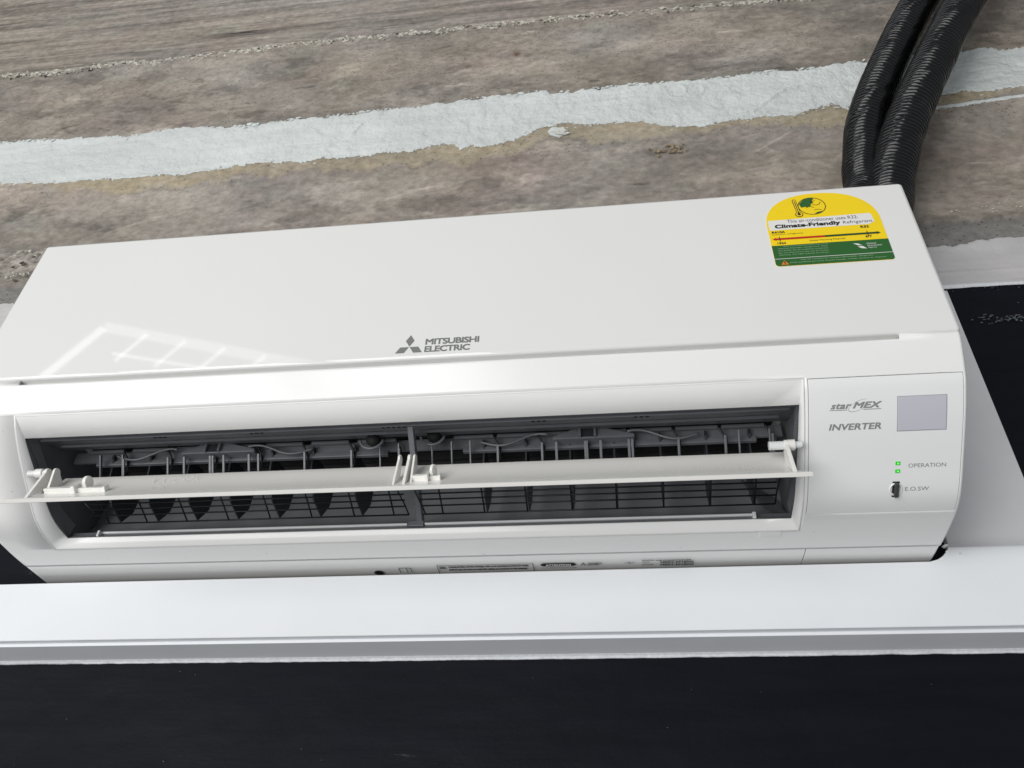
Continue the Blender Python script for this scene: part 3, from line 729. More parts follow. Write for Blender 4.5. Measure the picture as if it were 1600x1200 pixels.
frame = fr.build('outlet_frame', M['white'], ac); smooth_by_angle(frame, 30)
sol = frame.modifiers.new('thickness', 'SOLIDIFY'); sol.thickness = .0015; sol.offset = -1
QT, QB = np.array(l2[0][1:]), np.array(l2[14][1:])      # inner top / bottom edge (y, z)

# dark inner cheeks just behind the frame's sides
for seq in (range(0, 15), range(14 + 24, 14 + 24 + 15)):
    seq = list(seq); rim = MB(); vv = []
    for k in seq:
        x, y, z = l2[k]; s_ = s_at(y, z); nn = Nrm(s_); sx = 1 if x < 0 else -1
        vv += [(x - sx * .0006, y - nn[0] * .0003, z - nn[1] * .0003), (x + sx * .0012, y - nn[0] * .014, z - nn[1] * .014)]
    rim.add(vv, [(2 * i, 2 * i + 1, 2 * i + 3, 2 * i + 2) for i in range(len(seq) - 1)])
    link('throat_cheek', mesh(rim.v, rim.f), M['duct'], ac, smooth=True)
# --- duct
sec = [tuple(QB + (.0004, .0003)), (QB[0] + .0035, QB[1] + .0034), (QB[0] + .0050, QB[1] + .0072), (-.094, .0185), (-.085, .0265), (-.076, .037), (-.068, .054), (-.063, .080), (-.064, .115), (-.085, .150),
       (-.130, .150), (-.140, .110), (-.1475, .0800), (-.1520, .0760), (-.1680, .0705), (-.1870, .0642), (-.1925, .0610), tuple(QT + (.0004, .0004))]
def duct_x(y, z, side):
    t = np.clip((QT[1] - z) / (QT[1] - QB[1]), 0, 1); return (-.3625 + .0115 * t) + .0003 if side < 0 else (.2964 - .004 * t) - .0003
dk = MB(); n = len(sec)
v = [(duct_x(y, z, -1), y, z) for y, z in sec] + [(duct_x(y, z, 1), y, z) for y, z in sec]
dk.add(v, [(i, i + 1, n + i + 1, n + i) for i in range(n - 1) if not 2 <= i <= 7])
sc_ = MB(); sc_.add(v, [(i, i + 1, n + i + 1, n + i) for i in range(2, 8)])
scroll = link('scroll_wall', mesh(sc_.v, sc_.f), M['scroll'], ac); smooth_by_angle(scroll, 40)
duct = link('air_duct', mesh(dk.v, dk.f), M['duct'], ac); smooth_by_angle(duct, 25)
for side in (-1, 1):
    pts = [(duct_x(y, z, side), y, z) for y, z in sec]
    c = np.mean(pts, axis=0); c[1], c[2] = -.12, .06; c[0] = duct_x(0, .06, side)
    k = len(pts); ck = MB(); ck.add(pts + [tuple(c)], [(i, (i + 1) % k, k) for i in range(k)])
    link('duct_cheek', mesh(ck.v, ck.f), M['duct'], ac)
# rear-right guide ramp of the scroll
rp = MB(); rp.prism([(.2905, -.100, .0165), (.2905, -.070, .050), (.2640, -.064, .075), (.2780, -.078, .036)], (.002, 0, .0))
rp.build('duct_ramp', M['duct_mid'], ac)
# cross-flow fan far inside
fan = MB()
for k in range(26):
    a = k * 2 * math.pi / 26; cy, cz, r0, r1 = -.104, .112, .026, .034
    p = [(-.35, cy + r0 * math.cos(a), cz + r0 * math.sin(a)), (-.35, cy + r1 * math.cos(a + .16), cz + r1 * math.sin(a + .16)), (-.35, cy + r1 * math.cos(a + .22), cz + r1 * math.sin(a + .22)), (-.35, cy + r0 * math.cos(a + .08), cz + r0 * math.sin(a + .08))]
    fan.prism(p, (.638, 0, 0))
fan.build('fan_rotor', M['void'], ac)
# lip strips on the upper duct wall; pale rods paint in the highlight on the lower pan edge
st = MB(); st.box(-.356, .290, -.1893, -.1880, .0605, .0628); st.build('duct_rib', M['duct_mid'], ac)
st = MB(); st.box(-.350, .285, -.1700, -.1690, .0668, .0690); st.build('duct_rib', M['duct_mid'], ac)
for (xa, xb_) in ((-.3215, -.0330), (-.0175, .2630)):
    e = MB(); e.box(xa, xb_, QB[0] + .0022, QB[0] + .0050, QB[1] + .0046, QB[1] + .0066); e.build('pan_edge_highlight', M['pin'], ac, bevel=.0005)
e = MB(); e.box(.2615, .2645, QB[0] - .0012, QB[0] + .0046, QB[1] + .0004, QB[1] + .0062); e.build('pan_edge_highlight_end', M['pin'], ac, bevel=.0005)
e = MB(); e.box(-.3235, -.3212, QB[0] - .0012, QB[0] + .0046, QB[1] + .0004, QB[1] + .0062); e.build('pan_edge_highlight_end', M['pin'], ac, bevel=.0005)
# service tabs on the lower rim
def surf_plate(name, x0, x1, s0, s1, off, th, material, parent, nx_=4, ns=8, bevel=0, lift=None):
    v = []; f = []
    for k, o_ in enumerate((off, off - th)):
        for j in range(ns + 1):
            for i in range(nx_ + 1):
                v.append(surf(x0 + (x1 - x0) * i / nx_, s0 + (s1 - s0) * j / ns, o_))
    w = nx_ + 1; m_ = w * (ns + 1)
    for j in range(ns):
        for i in range(nx_):
            a = j * w + i
            f.append((a, a + w, a + w + 1, a + 1)); f.append((m_ + a, m_ + a + 1, m_ + a + w + 1, m_ + a + w))
    for j in range(ns):
        a = j * w; f.append((a, m_ + a, m_ + a + w, a + w)); a = j * w + nx_; f.append((a, a + w, m_ + a + w, m_ + a))
    for i in range(nx_):
        a = i; f.append((a, a + 1, m_ + a + 1, m_ + a)); a = ns * w + i; f.append((a, m_ + a, m_ + a + 1, a + 1))
    o = link(name, fix_normals(mesh(v, f)), material, parent); smooth_by_angle(o, 40)
    if bevel:
        b = o.modifiers.new('bevel', 'BEVEL'); b.width = bevel; b.segments = 2; b.limit_method = 'ANGLE'; b.angle_limit = math.radians(50)
    return o
surf_plate('service_tab', .2675, .2850, s_bb - .0002, s_bb + .0075, .0006, .0012, M['white'], ac, bevel=.0003)
# bottom plates, with a fine joint in front of them and a seam between
surf_plate('bottom_plate', -.4165, .3085, s_bottom - .0008, STOT, -.0003, .002, M['white'], ac, nx_=10, bevel=.0003)
surf_plate('bottom_plate', .3091, .4165, s_bottom - .0008, STOT, -.0003, .002, M['white'], ac, bevel=.0003)

dust = MB()
for i in range(22):
    if i < 12: x, s_ = rng.uniform(-.40, .40), rng.uniform(s_bb + .002, s_bottom)
    elif i < 17: x, s_ = rng.uniform(-.40, .41), rng.uniform(.008, s_bt - .002)
    else: x, s_ = rng.uniform(-.412, -.372), rng.uniform(s_bt, s_bb)
    r_ = rng.uniform(.0002, .0006); k_ = 6; el = rng.uniform(1, 3)
    dust.add([surf(x + el * r_ * math.cos(a * math.pi / 3), s_ + r_ * math.sin(a * math.pi / 3), .00012) for a in range(k_)], [tuple(range(k_))])
tag(link('dust_specks', mesh(dust.v, dust.f), mat('dust_grey', (.55, .54, .51), .8), ac), kind='stuff')
# --- control cover
surf_plate('cover_backing', CL - .002, CR + .002, s_ct - .001, s_cb + .001, -.0026, .001, M['display_rim'], ac)
cover = surf_plate('control_cover', CL + .0004, CR - .0005, s_ct + .0005, s_cb - .0004, .00025, .0024, M['cover'], ac, nx_=8, ns=28, bevel=.0003)
CO = .00045
def on_cover(off=CO):
    return lambda x, s: surf(x, s, off)
def txt_cover(body, x0, x1, sc, h, **k):
    return lettering(body, x0, x1, 0, h, lambda x, y: surf(x, sc + h / 2 - y, CO), k.pop('material', M['print_light']), cover, **k)
def surf_poly(name, pts, material, off, parent=None):
    return link(name, mesh([surf(x, s, off) for x, s in pts], [tuple(range(len(pts)))]), material, parent or cover)
def rounded(x0, x1, s0, s1, r, n=5):
    out = []
    for cx, cs, a0 in ((x1 - r, s1 - r, 0), (x0 + r, s1 - r, 90), (x0 + r, s0 + r, 180), (x1 - r, s0 + r, 270)):
        for k in range(n + 1):
            a = math.radians(a0 + 90 * k / n); out.append((cx + r * math.cos(a), cs + r * math.sin(a)))
    return out
sd0, sd1 = s_at(-.2046, .0567), s_at(-.1835, .0386)
surf_plate('display_rim', .3672, .4036, sd0 - .0004, sd1 + .0003, .0003, .0006, M['display_rim'], cover, bevel=0)
surf_plate('display_window', .3678, .4030, sd0 + .0002, sd1 - .0003, .0006, .0008, M['display'], cover, ns=10, bevel=.0002)
s_led = [s_at(-.1633, .0237), s_at(-.1566, .0192)]
for s in s_led:
    l_ = surf_plate('indicator_light', .3672, .3708, s - .0015, s + .0015, .0007, .0010, M['led'], cover, bevel=.0003)
    surf_plate('lens_core', .3684, .3697, s - .0006, s + .0006, .0010, .0005, M['led_core'], l_)
s_sw = s_at(-.1444, .0110)
rr = MB(); k = 24
rv = []
for ro, off in ((.0060, .0004), (.0054, .0011), (.0047, .0011), (.0042, .0004)):
    rv += [surf(.3683 + ro * .88 * math.cos(a * 2 * math.pi / k), s_sw + ro * math.sin(a * 2 * math.pi / k), off) for a in range(k)]
rr.add(rv, [(a * k + i, a * k + (i + 1) % k, (a + 1) * k + (i + 1) % k, (a + 1) * k + i) for a in range(3) for i in range(k)])
ring = rr.build('switch_ring', M['cover'], cover, smooth=True)
surf_poly('switch_slot', rounded(.3655, .3710, s_sw - .0068, s_sw + .0068, .0006), M['void'], .0006)
surf_plate('switch_knob', .3667, .3702, s_sw - .0060, s_sw + .0062, .0032, .0030, M['knob'], cover, bevel=.0008)
txt_cover('OPERATION', .3768, .4046, s_at(-.1605, .0218), .0033, material=M['print_light'])
txt_cover('E.O.SW', .3752, .3930, s_sw - .0001, .0034, material=M['print_light'])
txt_cover('INVERTER', .3168, .3556, s_at(-.1885, .0423), .0052, shear=.18, heavy=.07, material=M['print_light'])
s_star = s_at(-.2005, .0528)
txt_cover('star', .3180, .3335, s_star + .0004, .0042, shear=.35, heavy=.09, spacing=1.05, material=M['print_light'])
txt_cover('MEX', .3345, .3560, s_star - .0001, .0050, shear=.35, heavy=.09, material=M['print_light'])
surf_poly('underline', [(.3174, s_star + .0031), (.3305, s_star + .0031), (.3302, s_star + .0036), (.3172, s_star + .0036)], M['print_light'], CO)
surf_poly('underline', [(.3425, s_star + .0031), (.3555, s_star + .0031), (.3552, s_star + .0036), (.3422, s_star + .0036)], M['print_light'], CO)
sw = []; sw2 = []
for k in range(30):
    a = math.radians(40 + k * 8.8); ca_, sa_ = math.cos(a), math.sin(a)
    x_, y_ = .0088 * ca_, .0034 * sa_
    wd = .00028 + .00025 * math.sin(k / 29 * math.pi)
    th_ = math.radians(24); xr = x_ * math.cos(th_) - y_ * math.sin(th_); yr = x_ * math.sin(th_) + y_ * math.cos(th_)
    sw.append((.3395 + xr * (1 + wd * 60), s_star + .0000 - yr * (1 + wd * 120))); sw2.append((.3395 + xr, s_star - yr))
link('swoosh', mesh([surf(x, s, CO + .0001) for x, s in sw + sw2], [(i, i + 1, 31 + i, 30 + i) for i in range(29)]), M['print_light'], cover)

# --- front panel print
def on_panel(off=.0002): return lambda x, z: (x, yf - off, z)
a_ = .0079; ccx, ccz = -.0165, .1126
def rhomb(pts, s=.93):
    c = np.mean(pts, axis=0); return [tuple(c + (np.array(p) - c) * s) for p in pts]
for r_ in ([(0, 0), (.5, .866), (0, 1.732), (-.5, .866)], [(0, 0), (-1, 0), (-1.5, -.866), (-.5, -.866)], [(0, 0), (.5, -.866), (1.5, -.866), (1, 0)]):
    flat('emblem_diamond', [(ccx + x * a_, ccz + y * a_) for x, y in rhomb(r_, .95)], on_panel(), M['print_grey'], panel)
lettering('MITSUBISHI', -.0030, .0428, .1140, .1207, on_panel(), M['print_grey'], panel, heavy=.07, spacing=.92)
lettering('ELECTRIC', -.0030, .0356, .1058, .1124, on_panel(), M['print_grey'], panel, heavy=.07, spacing=.92)

# --- climate sticker on the panel
SX0, SX1, SZ0, SZA, SZT = .2940, .3905, .1812, .2330, .2738
stk_pts = []
r_ = .003
for cx, cz, a0 in ((SX0 + r_, SZ0 + r_, 180), (SX1 - r_, SZ0 + r_, 270)):
    for k in range(6): a = math.radians(a0 + 18 * k); stk_pts.append((cx + r_ * math.cos(a), cz + r_ * math.sin(a)))
cxs = (SX0 + SX1) / 2
arch = []
for k in range(33):
    a = math.radians(180 * k / 32); c_, s_ = math.cos(a), math.sin(a)
    arch.append((cxs + (SX1 - SX0) / 2 * np.sign(c_) * abs(c_) ** .86, SZA + (SZT - SZA) * abs(s_) ** .92))
outline = stk_pts + arch
def slab(name, pts, y0, y1, material, parent):
    mb = MB(); mb.prism([(x, y0, z) for x, z in pts], (0, y1 - y0, 0)); return mb.build(name, material, parent)
sticker = slab('sticker', outline, yf - .0004, yf + .0002, M['yellow'], ac)
sticker['label'] = 'yellow and green rounded sticker'
SP = .0005
def on_st(k=1): return lambda x, z: (x, yf - SP - .00006 * k, z)
ZG = .2070
low = stk_pts + [(SX1, ZG), (SX0, ZG)]
flat('green_field', low, on_st(0), M['green'], sticker)
flat('divider_line', [(SX0, .1898), (SX1, .1898), (SX1, .1903), (SX0, .1903)], on_st(1), M['paper'], sticker)
flat('caption_strip', [(SX0 + .0015, .2270), (SX0 + .0855, .2270), (SX0 + .0905, .2300), (SX0 + .0900, .2395), (SX0 + .0885, .2415), (SX0 + .0015, .2400)], on_st(0), M['paper'], sticker)
lettering('This air-conditioner uses R32:', .3120, .3720, .2355, .2398, on_st(1), M['print_black'], sticker)
lettering('Climate-Friendly', .3005, .3560, .2277, .2341, on_st(1), M['print_black'], sticker, heavy=.10)
lettering('Refrigerant', .3585, .3830, .2283, .2333, on_st(1), M['print_black'], sticker)
lettering('R410A', .2968, .3080, .2228, .2255, on_st(1), M['print_black'], sticker, heavy=.08)
lettering('(common refrigerant)', .2968, .3225, .2202, .2221, on_st(1), M['print_black'], sticker)
lettering('R32', .3715, .3785, .2225, .2255, on_st(1), M['print_black'], sticker, heavy=.08)
lettering('1924', .2995, .3065, .2085, .2110, on_st(1), M['print_black'], sticker, heavy=.08)
lettering('677', .3730, .3782, .2100, .2128, on_st(1), M['print_black'], sticker, heavy=.08)
lettering('Global Warming Potential', .3265, .3560, .2093, .2117, on_st(1), M['print_black'], sticker)
zA = .2152
def arrow(xa, xb_, sgn, m_):
    h = .0012
    if sgn < 0: p = [(xa, zA), (xa + .0032, zA - .0019), (xa + .0032, zA - h), (xb_, zA - h), (xb_, zA + h), (xa + .0032, zA + h), (xa + .0032, zA + .0019)]
    else: p = [(xb_, zA), (xb_ - .0032, zA + .0019), (xb_ - .0032, zA + h), (xa, zA + h), (xa, zA - h), (xb_ - .0032, zA - h), (xb_ - .0032, zA - .0019)]
    flat('scale_arrow', p, on_st(1), m_, sticker)
arrow(.2960, .3400, -1, M['red']); arrow(.3400, .3865, 1, M['green_dark'])
for xt in (.3022, .3755): flat('scale_tick', [(xt - .0003, zA - .0032), (xt + .0003, zA - .0032), (xt + .0003, zA + .0032), (xt - .0003, zA + .0032)], on_st(2), M['print_black'], sticker)
# globe with a continent, and a thermometer
gx, gz, gr_ = .3365, .2563, .0118
k = 40
def circ(cx, cz, rx, rz, n=k, a0=0, a1=360): return [(cx + rx * math.cos(math.radians(a0 + (a1 - a0) * i / n)), cz + rz * math.sin(math.radians(a0 + (a1 - a0) * i / n))) for i in range(n)]
o1, o2 = circ(gx, gz, gr_ * 1.02, gr_), circ(gx, gz, gr_ * 1.02 - .0007, gr_ - .0007)
flat('globe_outline', o1 + o2, on_st(1), M['print_black'], sticker, [(i, (i + 1) % k, k + (i + 1) % k, k + i) for i in range(k)])
cont = [(gx - .0105, gz + .0040), (gx - .006, gz + .0095), (gx, gz + .0112), (gx + .0030, gz + .0105), (gx + .0012, gz + .0075), (gx + .0022, gz + .0050), (gx - .0004, gz + .0032), (gx - .0008, gz + .0002), (gx - .0035, gz - .0012), (gx - .0060, gz - .0005), (gx - .0095, gz - .0012)]
flat('continent', cont, on_st(2), M['green'], sticker)
flat('continent', [(gx + .0005, gz - .0108), (gx + .0035, gz - .0085), (gx + .0080, gz - .0078), (gx + .0050, gz - .0102)], on_st(2), M['green'], sticker)
def arc_line(cx, cz, rx, rz, a0, a1, w=.0005, n=16, m_=None):
    o = circ(cx, cz, rx, rz, n, a0, a1); i_ = circ(cx, cz, rx - w, rz - w, n, a0, a1)
    flat('coast_line', o + i_, on_st(2), m_ or M['print_black'], sticker, [(i, i + 1, n + i + 1, n + i) for i in range(n - 1)])
arc_line(gx + .0040, gz + .0050, .0042, .0042, 150, 380); arc_line(gx + .0022, gz + .0070, .0016, .0016, 0, 300)
arc_line(gx - .002, gz - .0035, .0040, .0030, 20, 160, m_=M['green']); arc_line(gx + .004, gz - .0070, .0040, .0022, 20, 150, m_=M['green'])
tx, tz0, tz1 = .3238, .2475, .2650
tilt = .0015
therm_o = [(tx + .0018, tz0)] + circ(tx, tz0 - .0016, .0034, .0034, 18, 52, -232) + [(tx - .0018, tz0 + .001), (tx - .0018 - tilt, tz1)] + circ(tx - tilt, tz1, .0018, .0018, 8, 180, 0) + [(tx + .0018 - tilt, tz1)]
flat('thermometer', therm_o, on_st(3), M['print_black'], sticker)
def shrink(pts, d):
    c = np.mean(pts, axis=0); return pts
flat('thermometer_tube', [(tx - .0012, tz0), (tx + .0012, tz0), (tx + .0012 - tilt, tz1 + .0006), (tx - .0012 - tilt, tz1 + .0006)], on_st(4), M['yellow'], sticker)
flat('thermometer_bulb', circ(tx, tz0 - .0016, .0027, .0027, 18), on_st(4), M['yellow'], sticker)
flat('thermometer_bulb', circ(tx, tz0 - .0016, .0015, .0015, 14), on_st(5), M['print_black'], sticker)
flat('thermometer_column', [(tx - .0004, tz0 - .001), (tx + .0004, tz0 - .001), (tx + .0004 - tilt * .9, tz1 - .001), (tx - .0004 - tilt * .9, tz1 - .001)], on_st(5), M['print_black'], sticker)
# small print on the green field
for i_, (t_, xa, xb_) in enumerate([('Global Warming Potential (GWP) of gases is one', .3035, .3410), ('climate-friendly refrigerant. R32', .2985, .3400), ('than R410A. The air-conditioner greenhouse', .2985, .3400), ('gas emissions from this unit are lower', .2985, .3400), ('warming, visit NEA website at nea.gov', .2985, .3400)]):
    lettering(t_, xa, xb_, .2047 - i_ * .0027, .2062 - i_ * .0027, on_st(1), M['pale_green'], sticker)
lettering('This air-conditioner contains flammable refrigerant', .3150, .3740, .1868, .1884, on_st(1), M['pale_green'], sticker)
lettering('Only qualified persons should handle, install, service or dispose', .3060, .3840, .1840, .1855, on_st(1), M['pale_green'], sticker)
for i_, t_ in enumerate(('National', 'Environment', 'Agency')):
    lettering(t_, .3722, (.3795, .3838, .3792)[i_], .2015 - i_ * .0026, .2033 - i_ * .0026, on_st(1), M['paper'], sticker)
flat('leaf_mark', [(.3610, .2035), (.3650, .2030), (.3680, .2005), (.3645, .2008)], on_st(1), M['paper'], sticker)
flat('leaf_mark', [(.3640, .1992), (.3680, .1996), (.3712, .1962), (.3668, .1968)], on_st(1), M['paper'], sticker)
flat('warning_triangle', [(.2985, .1828), (.3050, .1828), (.30175, .1880)], on_st(1), M['orange'], sticker)
lettering('!', .3012, .3023, .1836, .1868, on_st(2), M['print_black'], sticker, heavy=.08)

# --- printed rating label under the unit
def on_bot(off=.0002): return lambda x, y: surf(x, s_at(y, -.0006), off)
def on_bottom(x, y): return (x, y, -.00135)
bp_parent = [c for c in ac.children if c.name.startswith('bottom_plate')][0]
def bot_text(body, x0, x1, y0, y1, m_=None, **k):
    # reading direction up on the photo is towards the room, i.e. -Y
    return lettering(body, x0, x1, 0, abs(y1 - y0), lambda x, y: on_bottom(x, y0 - y), m_ or M['print_black'], bp_parent, **k)
def bot_poly(name, pts, m_, off=0): return link(name, mesh([(x, y, -.00130 - off) for x, y in pts], [tuple(range(len(pts)))]), m_, bp_parent)
def bar_outline(xa, xb_, ya, yb_, w):
    for p in ([(xa, ya), (xb_, ya), (xb_, ya + w), (xa, ya + w)], [(xa, ya), (xa + w, ya), (xa + w, yb_), (xa, yb_)], [(xb_ - w, ya), (xb_, ya), (xb_, yb_), (xb_ - w, yb_)]):
        bot_poly('label_outline', p, M['print_black'])
bar_outline(-.0165, .0725, -.0560, -.036, .0006)
bot_text('Cleaning the filter and heat exchanger: refer to the operating instructions for details', -.006, .068, -.0505, -.0540, M['print_black'], heavy=.10)
bot_text('Before use, be sure to read the safety precautions in the manual', -.006, .066, -.0450, -.0488, M['print_black'], heavy=.10)
bot_poly('label_icon', [(-.0145, -.0535), (-.009, -.0535), (-.009, -.049), (-.0145, -.049)], M['print_grey'])
bot_poly('label_pill', [(x, y) for x, y in [(.0790, -.0535), (.0815, -.0555), (.1085, -.0555), (.1110, -.0535), (.1110, -.0520), (.1085, -.0500), (.0815, -.0500), (.0790, -.0520)]], M['print_black'])
link('x', mesh([(0, 0, 0)], []), None) if False else None
lettering('ATTENTION', .0835, .1065, 0, .0034, lambda x, y: (x, -.0511 - y, -.0017), M['paper'], bp_parent, heavy=.09)
bot_text('Do not insert fingers or objects into the air outlet', .0795, .1105, -.0455, -.0480, M['print_grey'])
for r2 in ([(0, 0), (.5, .866), (0, 1.732), (-.5, .866)], [(0, 0), (-1, 0), (-1.5, -.866), (-.5, -.866)], [(0, 0), (.5, -.866), (1.5, -.866), (1, 0)]):
    bot_poly('label_emblem', [(.1175 + x * .0019, -.0522 - y * .0019) for x, y in rhomb(r2, .92)], M['print_black'])
bot_text('MITSUBISHI', .1215, .1340, -.0528, -.0548, heavy=.09); bot_text('ELECTRIC', .1215, .1315, -.0502, -.0522, heavy=.09)
bot_text('<R>', .1545, .1630, -.0520, -.0545)
bot_text('ROOM AIR CONDITIONER', .1700, .2130, -.0560, -.0580, heavy=.08)
bot_text('MODEL', .1700, .1765, -.0530, -.0546); bot_text('MSXY-FP18VG', .1860, .2150, -.0515, -.0550, heavy=.09)
bot_text('SERVICE REF.', .1700, .1800, -.0480, -.0500); bot_text('MSXY-FP18VG', .1860, .2150, -.0470, -.0502, heavy=.09)
bot_poly('label_pictogram', [(-.0530, -.0525), (-.0415, -.0525), (-.0415, -.0519), (-.0530, -.0519)], M['print_black'])
for xx in (-.0530, -.0462, -.0421): bot_poly('label_pictogram', [(xx, -.0525), (xx + .0006, -.0525), (xx + .0006, -.043), (xx, -.043)], M['print_black'])
bot_poly('label_dot', circ(-.0735, -.0440, .0045, .0045, 16), M['print_black'])

# --- louver (vane)
FE, BE = np.array([-.2005, -.0062]), np.array([-.1640, .0378])
ch = np.linalg.norm(BE - FE); cd = (BE - FE) / ch; cn = np.array([-cd[1], cd[0]])      # cn: outward/up side
def VN(x, w, h):                                                                      # w 0..1 along chord, h metres above the inner face
    sag = -.0042 * 4 * w * (1 - w)
    q = FE + cd * ch * w + cn * (h + sag); return (x, q[0], q[1])
ws = [0, .015, .04, .08, .16, .26, .38, .5, .62, .74, .86, .95, 1.0]
top_h = [-.0004, -.0001, 0, 0, 0, 0, 0, 0, 0, 0, 0, -.0002, -.0010]
def xl_(w): return -.3620 + .0255 * min(1, w / .35) ** .7
def xr_(w): return .2945 - .0095 * min(1, w / .35) ** .7
v = []; f = []; NXV = 40
for sgn in (0, 1):
    for w, hh in zip(ws, top_h):
        h = hh if sgn == 0 else -.0040 - hh * .9
        for i in range(NXV + 1): v.append(VN(xl_(w) + (xr_(w) - xl_(w)) * i / NXV, w, h))
c_ = NXV + 1; m_ = c_ * len(ws)
for j in range(len(ws) - 1):
    for i in range(NXV):
        a = j * c_ + i; f += [(a, a + 1, a + c_ + 1, a + c_), (m_ + a, m_ + a + c_, m_ + a + c_ + 1, m_ + a + 1)]
    for i in (0, NXV):
        a = j * c_ + i; f.append((a, a + c_, m_ + a + c_, m_ + a))
for i in range(NXV):
    f.append((i, m_ + i, m_ + i + 1, i + 1)); a = (len(ws) - 1) * c_ + i; f.append((a, a + 1, m_ + a + 1, m_ + a))
louver = link('louver', fix_normals(mesh(v, f)), M['cream'], ac); smooth_by_angle(louver, 50)
PIV = np.array([-.1815, .0310])
def arm(xc, t, w0, w1, name='hinge_arm'):
    a0, a1 = VN(xc, w0, -.0005), VN(xc, w1, -.0005)
    pts = [a0]; 
    for k in range(9):
        a = math.radians(205 - k * 24); pts.append((xc, PIV[0] + .0042 * math.cos(a), PIV[1] + .0042 * math.sin(a)))
    pts.append(a1)
    mb = MB(); mb.prism([(p[0] - t / 2, p[1], p[2]) for p in pts], (t, 0, 0)); return mb.build(name, M['cream'], louver, bevel=.0004)
def pin(xa, xb_, r, m_='pin'):
    mb = MB(); mb.tube([(xa, *PIV), (xb_, *PIV)], r, 20); o = mb.build('pivot_pin', M[m_], louver); smooth_by_angle(o, 50); return o
arm(-.3405, .0028, .14, .70); arm(-.3325, .0022, .40, .80)
pin(-.3585, -.3405, .0030); pin(-.3510, -.3445, .0042, 'cream')
arm(.2835, .0030, .10, .62)
pin(.2705, .2830, .0034); pin(.2850, .2900, .0044, 'cream'); pin(.2900, .2955, .0028)
arm(-.0252, .0020, .20, .55); arm(-.0168, .0024, .20, .62); arm(-.0125, .0018, .32, .70)
def vbox(name, x0, x1, w0, w1, h0, h1, parent=louver, m_='cream', bevel=.0003):
    v = []
    for x in (x0, x1):
        for w, h in ((w0, h0), (w1, h0), (w1, h1), (w0, h1)): v.append(VN(x, w, h))
    mb = MB(); mb.add(v, [(0, 1, 2, 3), (7, 6, 5, 4), (0, 4, 5, 1), (1, 5, 6, 2), (2, 6, 7, 3), (3, 7, 4, 0)]); return mb.build(name, M[m_], parent, bevel=bevel)
vbox('mounting_bar', -.3340, -.3045, .40, .50, -.0005, .0045); vbox('mounting_bar', -.3045, -.2790, .42, .50, -.0005, .0036)
vbox('bar_stop', -.3075, -.3040, .36, .54, -.0005, .0062); vbox('bar_stop', -.2795, -.2780, .40, .52, -.0005, .0048)
vbox('mounting_bar', -.0125, .0015, .40, .50, -.0005, .0045); vbox('mounting_bar', .0015, .0105, .42, .50, -.0005, .0032)
vbox('bar_stop', -.0010, .0018, .34, .54, -.0005, .0058); vbox('bar_stop', .0098, .0112, .40, .52, -.0005, .0046)
def disc_tab(x, w, r, t=.0030, tiltz=0.0):
    c0 = np.array(VN(x, w, .0062)); mb = MB(); k = 18
    pts = [(c0[0] - t / 2 + .0012 * math.cos(a * 2 * math.pi / k), c0[1] + r * .9 * math.cos(a * 2 * math.pi / k) * cd[0] + r * 1.2 * math.sin(a * 2 * math.pi / k) * cn[0], c0[2] + r * .9 * math.cos(a * 2 * math.pi / k) * cd[1] + r * 1.2 * math.sin(a * 2 * math.pi / k) * cn[1]) for a in range(k)]
    mb.prism(pts, (t, 0, 0)); return mb.build('clip_tab', M['cream'], louver, bevel=.0004)
disc_tab(-.2985, .56, .0048); disc_tab(.0045, .52, .0046, .0024)
# raised lettering moulded into the louver
def moulded(body, xa, xb_, w0, w1, **k):
    return lettering(body, xa, xb_, w0, w1, lambda x, w: VN(x, w, .0003), k.pop('material', M['moulded']), louver, **k)
M['moulded'] = mat('moulded_letter', (.93, .92, .89), .25)
moulded('VA-CSPK', -.2480, -.2030, .70, .88, spacing=1.3); moulded('CR', -.2400, -.2260, .44, .60)
moulded('Insert this end first', .1880, .2640, .46, .60, spacing=1.1); moulded('Right', .2480, .2680, .30, .42); moulded('In', .1630, .1720, .46, .54)

# --- inner deflector blades, their links and the wire guard
GO = np.array([-.110, .016]); GD = np.array([-.94, .34])
def GP(x, t): q = GO + GD * t; return (x, q[0], q[1])
LX = [-.3133, -.2759, -.2374, -.1976, -.1582, -.1194, -.0804, -.0444]; RX = [-.0004, .0364, .0738, .1123, .1503, .1895, .2281, .2642]
vx_tmpl = None
def post(name, x0, x1, y, z, h, t, material, parent, bevel=.0003):
    d = np.array([-.56, .83]); e = np.array([.83, .56]) * t
    a = np.array([y, z]); b = a + d * h
    mb = MB(); mb.prism([(x0, *a), (x0, *(a + e)), (x0, *(b + e)), (x0, *b)], (x1 - x0, 0, 0)); return mb.build(name, material, parent, bevel=bevel)
def wire(pts, r):
    mb = MB(); mb.tube(pts, r, 6); return mb.build('guard_wire', M['wire'], ac, smooth=True)
HT = [.0058, .0152, .0222, .0285, .0345, .041]
first = None
for x in LX + RX:                       # cross wires share one mesh
    if first is None:
        first = wire([GP(0, .0058), GP(0, .03), GP(0, .052)], .00075); first.location.x = x
    else:
        o = first.copy(); COL.objects.link(o); o.location.x = x
for t in HT:
    wire([GP(-.3245 if t < .03 else -.318, t), GP(-.0320, t)] if t > .01 else [GP(-.3245, t), GP(-.0310, t)], .00070)
    wire([GP(-.0185, t), GP(.2808, t)], .00070)
wire([GP(-.3245, .0058), GP(-.3275, .014), GP(-.3225, .020), GP(-.328, .030)], .0007)
wire([GP(-.0310, .0058), GP(-.0330, .018), GP(-.0365, .032), GP(-.036, .045)], .0007)
wire([GP(-.0160, .0058), GP(-.0185, .018), GP(-.0215, .032), GP(-.021, .045)], .0007)
